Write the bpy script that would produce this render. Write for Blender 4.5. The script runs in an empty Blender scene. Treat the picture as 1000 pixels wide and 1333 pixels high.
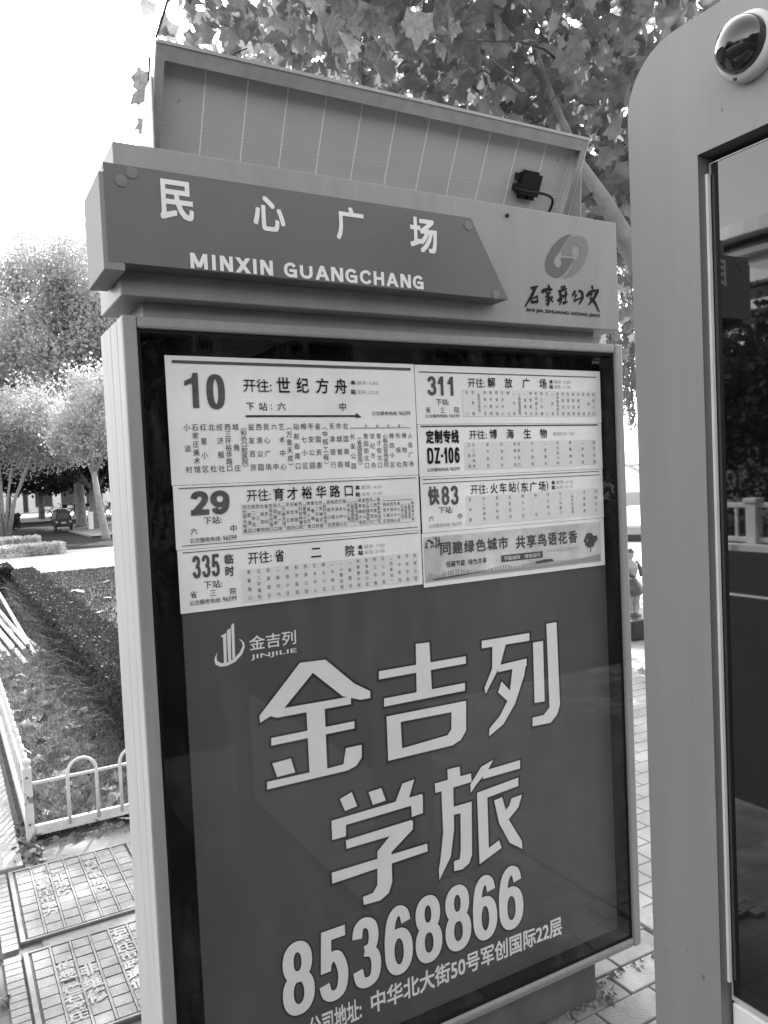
import bpy, bmesh, math, random
import numpy as np
from mathutils import Vector, Matrix
R = math.radians
random.seed(7); RNG = np.random.default_rng(11)
SC = bpy.context.scene; COL = SC.collection

# ---------------------------------------------------------------- camera
cam = bpy.data.cameras.new('camera'); camo = bpy.data.objects.new('camera', cam); COL.objects.link(camo)
SC.camera = camo
YAW, PITCH, ROLL = R(29.292), R(-2.409), R(-2.594)
fw = Vector((math.sin(YAW)*math.cos(PITCH), math.cos(YAW)*math.cos(PITCH), math.sin(PITCH)))
r0 = Vector((math.cos(YAW), -math.sin(YAW), 0)); u0 = r0.cross(fw)
r1 = r0*math.cos(ROLL)+u0*math.sin(ROLL); u1 = -r0*math.sin(ROLL)+u0*math.cos(ROLL)
M = Matrix((r1, u1, -fw)).transposed().to_4x4(); M.translation = Vector((-1.88127, -1.79918, 1.69326))
camo.matrix_world = M
cam.sensor_fit = 'VERTICAL'; cam.sensor_height = 36; cam.lens = 1029.8/1333*36
cam.clip_start = 0.05; cam.clip_end = 800

# ---------------------------------------------------------------- sky and sun
SUN = Vector((0.40, 0.84, 0.78)).normalized()
elev = math.asin(SUN.z); az = math.atan2(SUN.x, SUN.y)
w = bpy.data.worlds.new('World'); SC.world = w; w.use_nodes = True
nt = w.node_tree; nt.nodes.clear()
sky = nt.nodes.new('ShaderNodeTexSky'); sky.sky_type = 'NISHITA'; sky.sun_disc = False
sky.sun_elevation = elev; sky.sun_rotation = az; sky.dust_density = 3.0; sky.air_density = 1.6; sky.ozone_density = 1.0
bwn = nt.nodes.new('ShaderNodeRGBToBW'); bg = nt.nodes.new('ShaderNodeBackground'); ou = nt.nodes.new('ShaderNodeOutputWorld')
bg.inputs['Strength'].default_value = 0.15
nt.links.new(sky.outputs[0], bwn.inputs[0]); nt.links.new(bwn.outputs[0], bg.inputs[0]); nt.links.new(bg.outputs[0], ou.inputs[0])
sl = bpy.data.lights.new('sun', 'SUN'); sl.energy = 2.0; sl.angle = R(0.5); sl.color = (1, 1, 1)
so = bpy.data.objects.new('sun', sl); COL.objects.link(so)
so.rotation_euler = (-SUN).to_track_quat('-Z', 'Y').to_euler()
SC.view_settings.view_transform = 'Standard'; SC.view_settings.look = 'None'
SC.view_settings.exposure = 2.3; SC.view_settings.gamma = 1.0; SC.view_settings.use_curve_mapping = False
SC.cycles.max_bounces = 8; SC.cycles.transparent_max_bounces = 24
SC.cycles.caustics_reflective = False; SC.cycles.caustics_refractive = False

# ---------------------------------------------------------------- materials (the photograph is monochrome: every colour is a grey)
def mat(name, v, rough=.6, amp=.12, scale=8, bump=0.0, bscale=None, metal=0, streak=False, ior=1.5, coat=0, spots=None, trans=0, detail=6):
    m = bpy.data.materials.new(name); m.use_nodes = True; t = m.node_tree; N = t.nodes; L = t.links
    b = N['Principled BSDF']; b.inputs['Roughness'].default_value = rough; b.inputs['Metallic'].default_value = metal
    b.inputs['IOR'].default_value = ior; b.inputs['Coat Weight'].default_value = coat
    tc = N.new('ShaderNodeTexCoord'); mp = N.new('ShaderNodeMapping'); L.new(tc.outputs['Object'], mp.inputs[0])
    if streak: mp.inputs['Scale'].default_value = (6, 6, .6)
    n = N.new('ShaderNodeTexNoise'); n.inputs['Scale'].default_value = scale; n.inputs['Detail'].default_value = detail; n.inputs['Roughness'].default_value = .62
    L.new(mp.outputs[0], n.inputs['Vector'])
    r = N.new('ShaderNodeMapRange'); r.inputs['From Min'].default_value = .3; r.inputs['From Max'].default_value = .7
    r.inputs['To Min'].default_value = v*(1-amp); r.inputs['To Max'].default_value = v*(1+amp)
    L.new(n.outputs['Fac'], r.inputs['Value']); out = r.outputs[0]
    if spots:
        s = N.new('ShaderNodeTexNoise'); s.inputs['Scale'].default_value = spots[0]; s.inputs['Detail'].default_value = 3
        L.new(tc.outputs['Object'], s.inputs['Vector'])
        q = N.new('ShaderNodeMapRange'); q.inputs['From Min'].default_value = spots[1]; q.inputs['From Max'].default_value = spots[1]+.05
        q.inputs['To Min'].default_value = 1; q.inputs['To Max'].default_value = spots[2]
        L.new(s.outputs['Fac'], q.inputs['Value'])
        mu = N.new('ShaderNodeMath'); mu.operation = 'MULTIPLY'; L.new(out, mu.inputs[0]); L.new(q.outputs[0], mu.inputs[1]); out = mu.outputs[0]
    L.new(out, b.inputs['Base Color'])
    if bump:
        n2 = N.new('ShaderNodeTexNoise'); n2.inputs['Scale'].default_value = bscale or scale*6; n2.inputs['Detail'].default_value = 5
        L.new(tc.outputs['Object'], n2.inputs['Vector'])
        bp = N.new('ShaderNodeBump'); bp.inputs['Strength'].default_value = bump; bp.inputs['Distance'].default_value = .01
        L.new(n2.outputs['Fac'], bp.inputs['Height']); L.new(bp.outputs[0], b.inputs['Normal'])
    if trans:
        tr = N.new('ShaderNodeBsdfTranslucent'); L.new(out, tr.inputs[0]); mx = N.new('ShaderNodeMixShader'); mx.inputs[0].default_value = trans
        L.new(b.outputs[0], mx.inputs[1]); L.new(tr.outputs[0], mx.inputs[2]); L.new(mx.outputs[0], N['Material Output'].inputs[0])
    return m
def brick_mat(name, v, v2, mortar, bw, bh, rough=.8):
    m = bpy.data.materials.new(name); m.use_nodes = True; t = m.node_tree; N = t.nodes; L = t.links
    b = N['Principled BSDF']; b.inputs['Roughness'].default_value = rough
    tc = N.new('ShaderNodeTexCoord'); k = N.new('ShaderNodeTexBrick'); L.new(tc.outputs['Object'], k.inputs['Vector'])
    k.inputs['Color1'].default_value = (v, v, v, 1); k.inputs['Color2'].default_value = (v2, v2, v2, 1); k.inputs['Mortar'].default_value = (mortar,)*3+(1,)
    k.inputs['Scale'].default_value = 1; k.inputs['Brick Width'].default_value = bw; k.inputs['Row Height'].default_value = bh; k.inputs['Mortar Size'].default_value = .006
    n = N.new('ShaderNodeTexNoise'); n.inputs['Scale'].default_value = 2.2; n.inputs['Detail'].default_value = 8; L.new(tc.outputs['Object'], n.inputs['Vector'])
    r = N.new('ShaderNodeMapRange'); r.inputs['From Min'].default_value = .3; r.inputs['From Max'].default_value = .7; r.inputs['To Min'].default_value = .7; r.inputs['To Max'].default_value = 1.15
    L.new(n.outputs['Fac'], r.inputs['Value'])
    mx = N.new('ShaderNodeMix'); mx.data_type = 'RGBA'; mx.blend_type = 'MULTIPLY'; mx.inputs[0].default_value = 1
    L.new(k.outputs['Color'], mx.inputs[6]); L.new(r.outputs[0], mx.inputs[7]); L.new(mx.outputs[2], b.inputs['Base Color'])
    n2 = N.new('ShaderNodeTexNoise'); n2.inputs['Scale'].default_value = 90; L.new(tc.outputs['Object'], n2.inputs['Vector'])
    bp = N.new('ShaderNodeBump'); bp.inputs['Strength'].default_value = .5; bp.inputs['Distance'].default_value = .004
    ad = N.new('ShaderNodeMath'); ad.operation = 'SUBTRACT'; L.new(n2.outputs['Fac'], ad.inputs[0]); L.new(k.outputs['Fac'], ad.inputs[1])
    L.new(ad.outputs[0], bp.inputs['Height']); L.new(bp.outputs[0], b.inputs['Normal'])
    return m
def glass_mat(name, ior=1.5, tint=1.0, rough=0.0):
    m = bpy.data.materials.new(name); m.use_nodes = True; t = m.node_tree; N = t.nodes; L = t.links; N.remove(N['Principled BSDF'])
    tr = N.new('ShaderNodeBsdfTransparent'); tr.inputs[0].default_value = (tint, tint, tint, 1)
    gl = N.new('ShaderNodeBsdfGlossy'); gl.inputs['Roughness'].default_value = rough; gl.inputs[0].default_value = (1, 1, 1, 1)
    fr = N.new('ShaderNodeFresnel'); mx = N.new('ShaderNodeMixShader')
    ge = N.new('ShaderNodeNewGeometry'); mi = N.new('ShaderNodeMix'); mi.data_type = 'FLOAT'; mi.inputs[2].default_value = ior; mi.inputs[3].default_value = 1/ior
    L.new(ge.outputs['Backfacing'], mi.inputs[0]); L.new(mi.outputs[0], fr.inputs[0])
    L.new(fr.outputs[0], mx.inputs[0]); L.new(tr.outputs[0], mx.inputs[1]); L.new(gl.outputs[0], mx.inputs[2]); df = N.new('ShaderNodeBsdfDiffuse'); df.inputs[0].default_value = (.5, .5, .5, 1); m3 = N.new('ShaderNodeMixShader')
    tc = N.new('ShaderNodeTexCoord'); mp = N.new('ShaderNodeMapping'); mp.inputs['Scale'].default_value = (5, 1, 1.2); L.new(tc.outputs['Object'], mp.inputs[0])
    no = N.new('ShaderNodeTexNoise'); no.inputs['Scale'].default_value = 2.2; no.inputs['Detail'].default_value = 9; no.inputs['Roughness'].default_value = .72; L.new(mp.outputs[0], no.inputs['Vector'])
    rg = N.new('ShaderNodeMapRange'); rg.inputs['From Min'].default_value = .5; rg.inputs['From Max'].default_value = .78; rg.inputs['To Max'].default_value = .07; L.new(no.outputs['Fac'], rg.inputs['Value'])
    L.new(rg.outputs[0], m3.inputs[0]); L.new(mx.outputs[0], m3.inputs[1]); L.new(df.outputs[0], m3.inputs[2]); L.new(m3.outputs[0], N['Material Output'].inputs[0])
    return m
X = dict(
 panel=mat('grey_paint', .255, .5, .08, 4, .04, 90, streak=True, spots=(45, .70, .86)),
 plate=mat('dark_grey_paint', .105, .45, .09, 4, .03, 150, spots=(50, .70, 1.25)),
 plate_text=mat('white_vinyl', .72, .5, .03, 20),
 frame=mat('satin_aluminium_paint', .27, .42, .09, 6, .04, 160, streak=True, spots=(38, .69, .75)),
 side=mat('skylit_side_paint', .56, .6, .07, 5, .02, 100, streak=True),
 base=mat('dark_base_paint', .12, .45, .25, 7, .05, 60, ior=1.3),
 black=mat('black_backing', .008, .6, .2, 6, ior=1.05),
 gasket=mat('black_rubber', .015, .5, .1, 8, ior=1.15),
 paper=mat('timetable_paper', .87, .55, .10, 4, .04, 14),
 paper2=mat('tinted_paper_panel', .74, .6, .05, 9),
 ink=mat('black_ink', .018, .6, .2, 30, ior=1.15),
 inkg=mat('grey_ink', .10, .6, .15, 30, ior=1.15),
 inkl=mat('light_grey_ink', .34, .6, .1, 30),
 ad=mat('advert_print', .09, .42, .14, 1.6, .05, 7, ior=1.25),
 adband=mat('advert_band', .08, .5, .05, 3, ior=1.25),
 adtext=mat('advert_white_print', .76, .5, .04, 12),
 adout=mat('advert_outline_print', .045, .5, .05, 12, ior=1.2),
 logo1=mat('dark_logo_print', .085, .5, .06, 12), logo2=mat('mid_logo_print', .15, .5, .06, 12),
 cell=mat('solar_backsheet', .46, .55, .07, 3, .02, 40, spots=(22, .735, .45)),
 banner=mat('banner_print', .60, .6, .28, 9), cellline=mat('solar_cell_gap', .85, .5, .05, 10),
 alu=mat('aluminium_frame', .30, .4, .15, 25, .05, 90), alul=mat('bright_aluminium_edge', .7, .3, .06, 30, metal=.3),
 plastic=mat('black_plastic', .018, .4, .2, 20, ior=1.3),
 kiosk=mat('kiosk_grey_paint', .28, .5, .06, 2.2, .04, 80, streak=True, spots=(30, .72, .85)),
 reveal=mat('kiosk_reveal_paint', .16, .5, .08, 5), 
 plateside=mat('header_side_paint', .20, .6, .05, 5, .02, 100, streak=True),
 white=mat('white_paint', .84, .4, .06, 9), dome=mat('smoked_dome', .012, .04, 0, 3, coat=1.0),
 whiteplastic=mat('white_plastic', .62, .4, .08, 14),
 darkglass=mat('dark_mirror_glass', .004, .02, 0, 3, ior=2.0),
 glass=glass_mat('clear_glass', 1.34),
 granite=mat('light_granite', .30, .75, .22, 60, .3, 220, spots=(9, .62, .75)),
 slab=mat('grey_paving_stone', .22, .7, .28, 6, .35, 120, spots=(5, .6, .7)),
 slab2=mat('pale_paving_stone', .31, .7, .22, 9, .3, 120),
 mortar=mat('joint_sand', .10, .95, .4, 30, .5, 200),
 concrete=mat('cement_ground', .23, .85, .25, 5, .4, 90, spots=(7, .6, .65)),
 cover=mat('cast_cover_plate', .18, .6, .3, 10, .3, 150, spots=(6, .58, .7)),
 coverlt=mat('worn_cover_letters', .27, .6, .25, 20, .2, 150), covgap=mat('cover_groove', .10, .9, .3, 20),
 asphalt=mat('asphalt', .03, .9, .2, 3, .5, 150, ior=1.2), paint=mat('road_paint', .5, .8, .2, 8),
 plaza=mat('pale_plaza_concrete', .34, .85, .12, 1.2, .3, 60),
 soil=mat('dark_soil', .06, .95, .5, 12, .8, 60), lawnsoil=mat('lawn_soil', .06, .95, .4, 5, .8, 60),
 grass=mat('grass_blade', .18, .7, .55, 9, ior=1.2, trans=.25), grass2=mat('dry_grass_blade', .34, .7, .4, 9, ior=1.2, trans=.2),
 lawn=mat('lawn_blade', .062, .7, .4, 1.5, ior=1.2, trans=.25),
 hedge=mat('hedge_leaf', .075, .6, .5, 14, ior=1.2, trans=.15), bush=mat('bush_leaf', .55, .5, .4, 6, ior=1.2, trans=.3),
 fall=mat('fallen_leaf', .50, .8, .35, 25, .3, 120), fall2=mat('fallen_leaf_dark', .23, .8, .4, 25, .3, 120),
 leaf=mat('plane_leaf', .27, .5, .45, 5, .2, 40, trans=.42), leaf2=mat('plane_leaf_dry', .44, .55, .4, 5, .2, 40, trans=.42),
 far=mat('far_foliage', .50, .7, .4, .5, ior=1.2, trans=.48), farb=mat('bright_foliage', .55, .7, .3, .8, ior=1.2, trans=.5), fard=mat('dark_foliage', .045, .7, .5, .8, ior=1.2, trans=.25),
 willow=mat('willow_foliage', .20, .6, .5, 2, ior=1.2, trans=.3),
 bark=mat('plane_bark', .22, .85, .3, 5, .8, 40), barkl=mat('pale_bark', .30, .8, .3, 9, .6, 30), barkd=mat('dark_bark', .09, .9, .4, 9, .8, 40),
 twig=mat('twig_bark', .05, .9, .3, 20, ior=1.2),
 rail=mat('chipped_white_paint', .66, .5, .1, 14, .2, 80, spots=(16, .64, .35)), rust=mat('rust_spot', .12, .9, .3, 30),
 bamboo=mat('pale_bamboo', .42, .5, .15, 14, .1, 60), node=mat('bamboo_node', .28, .6, .2, 20),
 car=mat('dark_vehicle_paint', .03, .25, .1, 5), tyre=mat('tyre', .015, .8, .1, 20), carglass=mat('vehicle_glass', .05, .08, .1, 4), lampg=mat('lamp_glass', .4, .2, .05, 10),
 stone=mat('balustrade_concrete', .62, .8, .15, 8, .3, 60), stonew=mat('pale_wall_stone', .60, .8, .1, 3, .2, 40),
 cornice=mat('pale_cornice', .85, .7, .05, 1), wall=mat('building_wall', .5, .8, .1, .5), window=mat('dark_window_glass', .03, .1, .1, 3),
 brickd=mat('dark_facade', .07, .8, .2, .8), roof=mat('dark_roof', .06, .8, .2, 1),
 statue=mat('bronze_statue', .09, .4, .5, 22, .4, 60), statuel=mat('pale_statue_cloth', .38, .6, .3, 25), block=mat('dark_stone_block', .035, .5, .3, 20),
 pavr=brick_mat('pale_pavers', .36, .29, .14, .24, .12), pavl=brick_mat('walkway_pavers', .15, .12, .10, .3, .15),
)

# ---------------------------------------------------------------- mesh helpers
class MB:
    def __init__(s): s.v = []; s.f = []
    def add(s, vs, fs):
        n = len(s.v); s.v += [tuple(p) for p in vs]; s.f += [tuple(i+n for i in f) for f in fs]; return s
    def box(s, x0, x1, y0, y1, z0, z1):
        return s.add([(x0,y0,z0),(x1,y0,z0),(x1,y1,z0),(x0,y1,z0),(x0,y0,z1),(x1,y0,z1),(x1,y1,z1),(x0,y1,z1)],
                     [(0,3,2,1),(4,5,6,7),(0,1,5,4),(1,2,6,5),(2,3,7,6),(3,0,4,7)])
    def bbox(s, x0, x1, y0, y1, z0, z1, b=.004):   # box with chamfered edges
        bm = bmesh.new(); bmesh.ops.create_cube(bm, size=1)
        for v in bm.verts: v.co = Vector(((x0+x1)/2+v.co.x*(x1-x0), (y0+y1)/2+v.co.y*(y1-y0), (z0+z1)/2+v.co.z*(z1-z0)))
        bmesh.ops.bevel(bm, geom=bm.edges[:], offset=b, segments=2, profile=.5, affect='EDGES')
        bm.verts.index_update(); s.add([v.co[:] for v in bm.verts], [[v.index for v in f.verts] for f in bm.faces]); bm.free(); return s
    def prism(s, pts, a, b, axis='y'):   # polygon extruded from a to b along axis
        n = len(pts)
        f = {'y': lambda p, t: (p[0], t, p[1]), 'x': lambda p, t: (t, p[0], p[1]), 'z': lambda p, t: (p[0], p[1], t)}[axis]
        vs = [f(p, a) for p in pts]+[f(p, b) for p in pts]
        fs = [tuple(range(n)), tuple(range(2*n-1, n-1, -1))]+[(i, i+n, (i+1) % n+n, (i+1) % n) for i in range(n)]
        return s.add(vs, fs)
    def tube(s, pts, r, k=8, cap=True):
        pts = [Vector(p) for p in pts]; n = len(pts); rr = r if hasattr(r, '__len__') else [r]*n; base = len(s.v)
        up = Vector((0, 0, 1)); prev = None; vs = []
        for i, p in enumerate(pts):
            d = (pts[min(i+1, n-1)]-pts[max(i-1, 0)]).normalized()
            if prev is None: a = d.orthogonal().normalized()
            else: a = (prev-d*prev.dot(d)).normalized()
            prev = a; b = d.cross(a)
            vs += [p+(a*math.cos(t)+b*math.sin(t))*rr[i] for t in (2*math.pi*j/k for j in range(k))]
        fs = [(i*k+j, i*k+(j+1) % k, (i+1)*k+(j+1) % k, (i+1)*k+j) for i in range(n-1) for j in range(k)]
        if cap: fs += [tuple(range(k-1, -1, -1)), tuple((n-1)*k+j for j in range(k))]
        return s.add(vs, fs)
    def lathe(s, prof, c, k=20, axis='z'):   # prof: (r, h)
        vs = []
        for r_, h in prof:
            for j in range(k):
                t = 2*math.pi*j/k; a, b = r_*math.cos(t), r_*math.sin(t)
                vs.append({'z': (c[0]+a, c[1]+b, c[2]+h), 'x': (c[0]+h, c[1]+a, c[2]+b), 'y': (c[0]+a, c[1]+h, c[2]+b)}[axis])
        n = len(prof); fs = [(i*k+j, i*k+(j+1) % k, (i+1)*k+(j+1) % k, (i+1)*k+j) for i in range(n-1) for j in range(k)]
        fs += [tuple(range(k)), tuple((n-1)*k+j for j in range(k))]
        return s.add(vs, fs)
    def build(s, name, m, parent=None, smooth=False, label=None, kind=None):
        me = bpy.data.meshes.new(name); me.from_pydata(s.v, [], s.f); me.materials.append(X[m] if isinstance(m, str) else m)
        if smooth: me.polygons.foreach_set('use_smooth', [True]*len(me.polygons))
        me.update(); o = bpy.data.objects.new(name, me); COL.objects.link(o)
        if parent: link_child(o, parent)
        if label: o['label'] = label
        if kind: o['kind'] = kind
        return o
def link_child(o, parent):
    o.parent = parent; o.matrix_parent_inverse = Matrix.Translation(-parent_loc(parent))
def parent_loc(p):
    l = p.location.copy(); q = p
    return l
def thing(name, label, cat, loc=(0,0,0), group=None):
    o = bpy.data.objects.new(name, None); COL.objects.link(o); o.location = loc; o.empty_display_size = .1
    o['label'] = label; o['category'] = cat
    if group: o['group'] = group
    return o
def tag(o, label, cat, group=None):
    o['label'] = label; o['category'] = cat
    if group: o['group'] = group
    return o
def arrmesh(name, V, F, m):   # numpy quads/tris: V (n,3), F (m,k)
    me = bpy.data.meshes.new(name); k = F.shape[1]
    me.vertices.add(len(V)); me.vertices.foreach_set('co', V.astype(np.float32).ravel())
    me.loops.add(F.size); me.loops.foreach_set('vertex_index', F.astype(np.int32).ravel())
    me.polygons.add(len(F)); me.polygons.foreach_set('loop_start', np.arange(0, F.size, k, dtype=np.int32))
    me.update(calc_edges=True)
    for q in (m if isinstance(m, list) else [m]): me.materials.append(X[q])
    return me
def place(name, me, parent=None, kind=None, loc=(0,0,0)):
    o = bpy.data.objects.new(name, me); COL.objects.link(o); o.location = loc
    if parent: o.parent = parent
    if kind: o['kind'] = kind
    return o

# ---------------------------------------------------------------- lettering
_G = {}
def glyph(s, bold=0.0):
    k = (s, bold)
    if k not in _G:
        c = bpy.data.curves.new('lettering', 'FONT'); c.body = s; c.resolution_u = 3; c.offset = bold
        o = bpy.data.objects.new('lettering', c); me = o.to_mesh()
        v = np.array([p.co[:2] for p in me.vertices]) if len(me.vertices) else np.zeros((0, 2))
        f = [tuple(p.vertices) for p in me.polygons]; o.to_mesh_clear()
        bpy.data.objects.remove(o); bpy.data.curves.remove(c); _G[k] = (v, f)
    return _G[k]
def fit(mb, s, x0, x1, z0, z1, y, bold=0.0, map3=None):
    v, f = glyph(s, 0.0); a, b = v.min(0), v.max(0)
    if bold > .003:
        em = (z1-z0)/(b[1]-a[1]); emx = (x1-x0)/(b[0]-a[0]); d = bold; x0 += d*emx; x1 -= d*emx; z0 += d*em; z1 -= d*em; q = (v-a)/(b-a)
        sh = [(1, 1), (-1, 1), (1, -1), (-1, -1)]+([(0, 0)] if d > .02 else [])
        for k, (i, j) in enumerate(sh):
            P = [(x0+p[0]*(x1-x0)+i*d*emx, y-.00002*k, z0+p[1]*(z1-z0)+j*d*em) for p in q]; mb.add([map3(p) for p in P] if map3 else P, f)
        return
    q = (v-a)/(b-a)
    P = [(x0+p[0]*(x1-x0), y, z0+p[1]*(z1-z0)) for p in q]
    mb.add([map3(p) for p in P] if map3 else P, f)
def ch(mb, c, cx, cz, sx, sz, y, bold=0.0, map3=None):
    v, f = glyph(c, 0.0)
    if not len(v): return
    if bold > .008:
        for k, (i, j) in enumerate(((1, 1), (-1, 1), (1, -1), (-1, -1))): ch(mb, c, cx+i*bold*sx, cz+j*bold*sz, sx, sz, y-.00002*k, 0.0, map3)
        return
    P = [(cx+(p[0]-.5)*sx, y, cz+(p[1]-.36)*sz) for p in v]
    mb.add([map3(p) for p in P] if map3 else P, f)
def column(mb, s, cx, zt, zb, sx, y, bold=0.0, smax=None):
    n = len(s)
    pitch = (zt-zb)/max(n-1, 1); sz = min(sx*1.05, pitch*1.02) if n > 1 else sx
    for i, c in enumerate(s): ch(mb, c, cx, zt-pitch*i, sx, sz, y, bold)
def row(mb, s, xs, cz, sx, sz, y, bold=0.0):
    for c, x in zip(s, xs): ch(mb, c, x, cz, sx, sz, y, bold)
def poly(mb, pts, y): mb.add([(p[0], y, p[1]) for p in pts], [tuple(range(len(pts)))])

def _smooth(p, closed=False, k=5):
    n = len(p); o = []
    for i in range(n if closed else n-1):
        g_ = (lambda j: p[j % n]) if closed else (lambda j: p[min(max(j, 0), n-1)])
        a, b, c, d = (np.array(g_(i+q)) for q in (-1, 0, 1, 2))
        for t in np.linspace(0, 1, k+1)[:-1]: o.append(.5*(2*b+(c-a)*t+(2*a-5*b+4*c-d)*t*t+(3*b-a-3*c+d)*t**3))
    if not closed: o.append(np.array(p[-1]))
    return o
def _ell(cx, cz, rx, rz, e=2.0): return [(cx+rx*math.copysign(abs(math.cos(t))**(2/e), math.cos(t)), cz+rz*math.copysign(abs(math.sin(t))**(2/e), math.sin(t))) for t in np.linspace(0, 2*math.pi, 29)[:-1]]
HV = {'0': [('c', _ell(.5, .5, .5, .5, 2.5))], '8': [('c', _ell(.5, .76, .44, .24, 2.2)), ('c', _ell(.5, .265, .5, .265, 2.2))],
 '6': [('c', _ell(.5, .31, .5, .31, 2.2)), ('s', [(.93, .78), (.82, .94), (.5, 1), (.18, .88), (.02, .6), (0, .33)])],
 '9': [('c', _ell(.5, .69, .5, .31, 2.2)), ('s', [(.07, .22), (.18, .06), (.5, 0), (.82, .12), (.98, .4), (1, .67)])],
 '3': [('s', [(.03, .77), (.14, .94), (.46, 1), (.82, .93), (.93, .76), (.80, .58), (.42, .53)]), ('s', [(.42, .53), (.86, .46), (1, .27), (.86, .06), (.46, 0), (.12, .06), (0, .24)])],
 '5': [('l', [(.93, 1), (.20, 1), (.10, .50)]), ('s', [(.08, .50), (.35, .62), (.75, .61), (1, .34), (.86, .07), (.46, 0), (.12, .06), (0, .22)])],
 '1': [('l', [(.75, 0), (.75, 1)]), ('l', [(.0, .72), (.75, .95)])], '2': [('s', [(.03, .74), (.14, .93), (.5, 1), (.86, .93), (.96, .74), (.82, .52), (.35, .20), (.12, .0)]), ('l', [(.0, .0), (1, .0)])],
 'Z': [('l', [(0, 1), (1, 1)]), ('l', [(.95, 1), (.05, 0)]), ('l', [(0, 0), (1, 0)])], 'D': [('s', [(0, 0), (0, .02), (0, .5), (0, .98), (0, 1)]), ('s', [(0, 1), (.4, 1), (.86, .9), (1, .5), (.86, .1), (.4, 0), (0, 0)])], '-': [('l', [(0, .5), (1, .5)])],
 'G': [('s', [(.95, .80), (.76, .96), (.46, 1), (.12, .84), (0, .5), (.12, .16), (.46, 0), (.8, .05), (1, .18)]), ('l', [(1, .0), (1, .46), (.55, .46)])],
 'C': [('s', [(.98, .74), (.82, .94), (.5, 1), (.13, .84), (0, .5), (.13, .16), (.5, 0), (.82, .06), (.98, .26)])],
 'U': [('s', [(0, 1), (0, .6), (0, .34), (.16, .08), (.5, 0), (.84, .08), (1, .34), (1, .6), (1, 1)])],
 'A': [('l', [(0, 0), (.5, 1)]), ('l', [(.5, 1), (1, 0)]), ('l', [(.2, .27), (.8, .27)])], 'H': [('l', [(0, 0), (0, 1)]), ('l', [(1, 0), (1, 1)]), ('l', [(0, .5), (1, .5)])],
 'M': [('l', [(0, 0), (0, 1)]), ('l', [(.02, 1), (.5, .12)]), ('l', [(.5, .12), (.98, 1)]), ('l', [(1, 0), (1, 1)])], 'N': [('l', [(0, 0), (0, 1)]), ('l', [(.03, 1), (.97, 0)]), ('l', [(1, 0), (1, 1)])],
 'X': [('l', [(.02, 0), (.98, 1)]), ('l', [(.02, 1), (.98, 0)])], 'I': [('l', [(.5, 0), (.5, 1)])]}
def heavy(mb, c, x0, x1, z0, z1, t, y, tz=None):
    tz = tz or t*.8; zi = 0
    for kind, p in HV[c]:
        p = _smooth(p) if kind == 's' else [np.array(q, float) for q in p]; closed = kind == 'c'
        P = [np.array((x0+t/2+q[0]*(x1-x0-t), z0+tz/2+q[1]*(z1-z0-tz))) for q in p]; n = len(P); A, B = [], []
        for i in range(n):
            a = P[i-1] if (closed or i) else P[0]; b = P[(i+1) % n] if (closed or i < n-1) else P[-1]
            e1 = P[i]-a; e2 = b-P[i]
            if np.hypot(*e1) < 1e-9: e1 = e2
            if np.hypot(*e2) < 1e-9: e2 = e1
            e1 = e1/np.hypot(*e1); e2 = e2/np.hypot(*e2); nn = np.array([-e1[1]-e2[1], e1[0]+e2[0]]); nn = nn/(np.hypot(*nn)+1e-9)
            hw = np.array([t/2, tz/2])/max(.6, abs(np.dot(nn, [-e1[1], e1[0]]))); Pe = P[i].copy()
            if not closed and kind == 'l' and i in (0, n-1) and abs(e1[1]) > .3 and abs(e1[0]) > .05:   # slanted stroke: cut level
                w_ = t/2/abs(e1[1]); dz = tz/2*(1 if (i == n-1) == (e1[1] > 0) else -1); A.append((Pe[0]-w_+e1[0]/e1[1]*dz*.0, Pe[1]+dz)); B.append((Pe[0]+w_, Pe[1]+dz)); 
                if e1[1] < 0: A[-1], B[-1] = B[-1], A[-1]
                continue
            if not closed and kind == 'l' and i in (0, n-1) and abs(e1[0]) <= .05: Pe[1] += (tz/2)*(1 if (i == n-1) == (e1[1] > 0) else -1)
            if not closed and kind == 'l' and i in (0, n-1) and abs(e1[1]) <= .3: Pe[0] += (t/2)*(1 if (i == n-1) == (e1[0] > 0) else -1)
            A.append(tuple(Pe+nn*hw)); B.append(tuple(Pe-nn*hw))
        for i in range(n if closed else n-1):
            j = (i+1) % n; mb.add([(q[0], y-.00003*zi, q[1]) for q in (B[i], B[j], A[j], A[i])], [(0, 1, 2, 3)])
        zi += 1
def word(mb, s_, x0, x1, z0, z1, t, y, gap=.28):
    wd = {'I': .28, 'M': 1.25, '-': .5}; tot = sum(wd.get(c, 1) for c in s_)+gap*(len(s_)-1); k = (x1-x0)/tot; x = x0
    for c in s_:
        w_ = wd.get(c, 1)*k; heavy(mb, c, x, x+w_ if c != 'I' else x+w_, z0, z1, t if c != 'I' else min(t, w_), y); x += w_+gap*k
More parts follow.
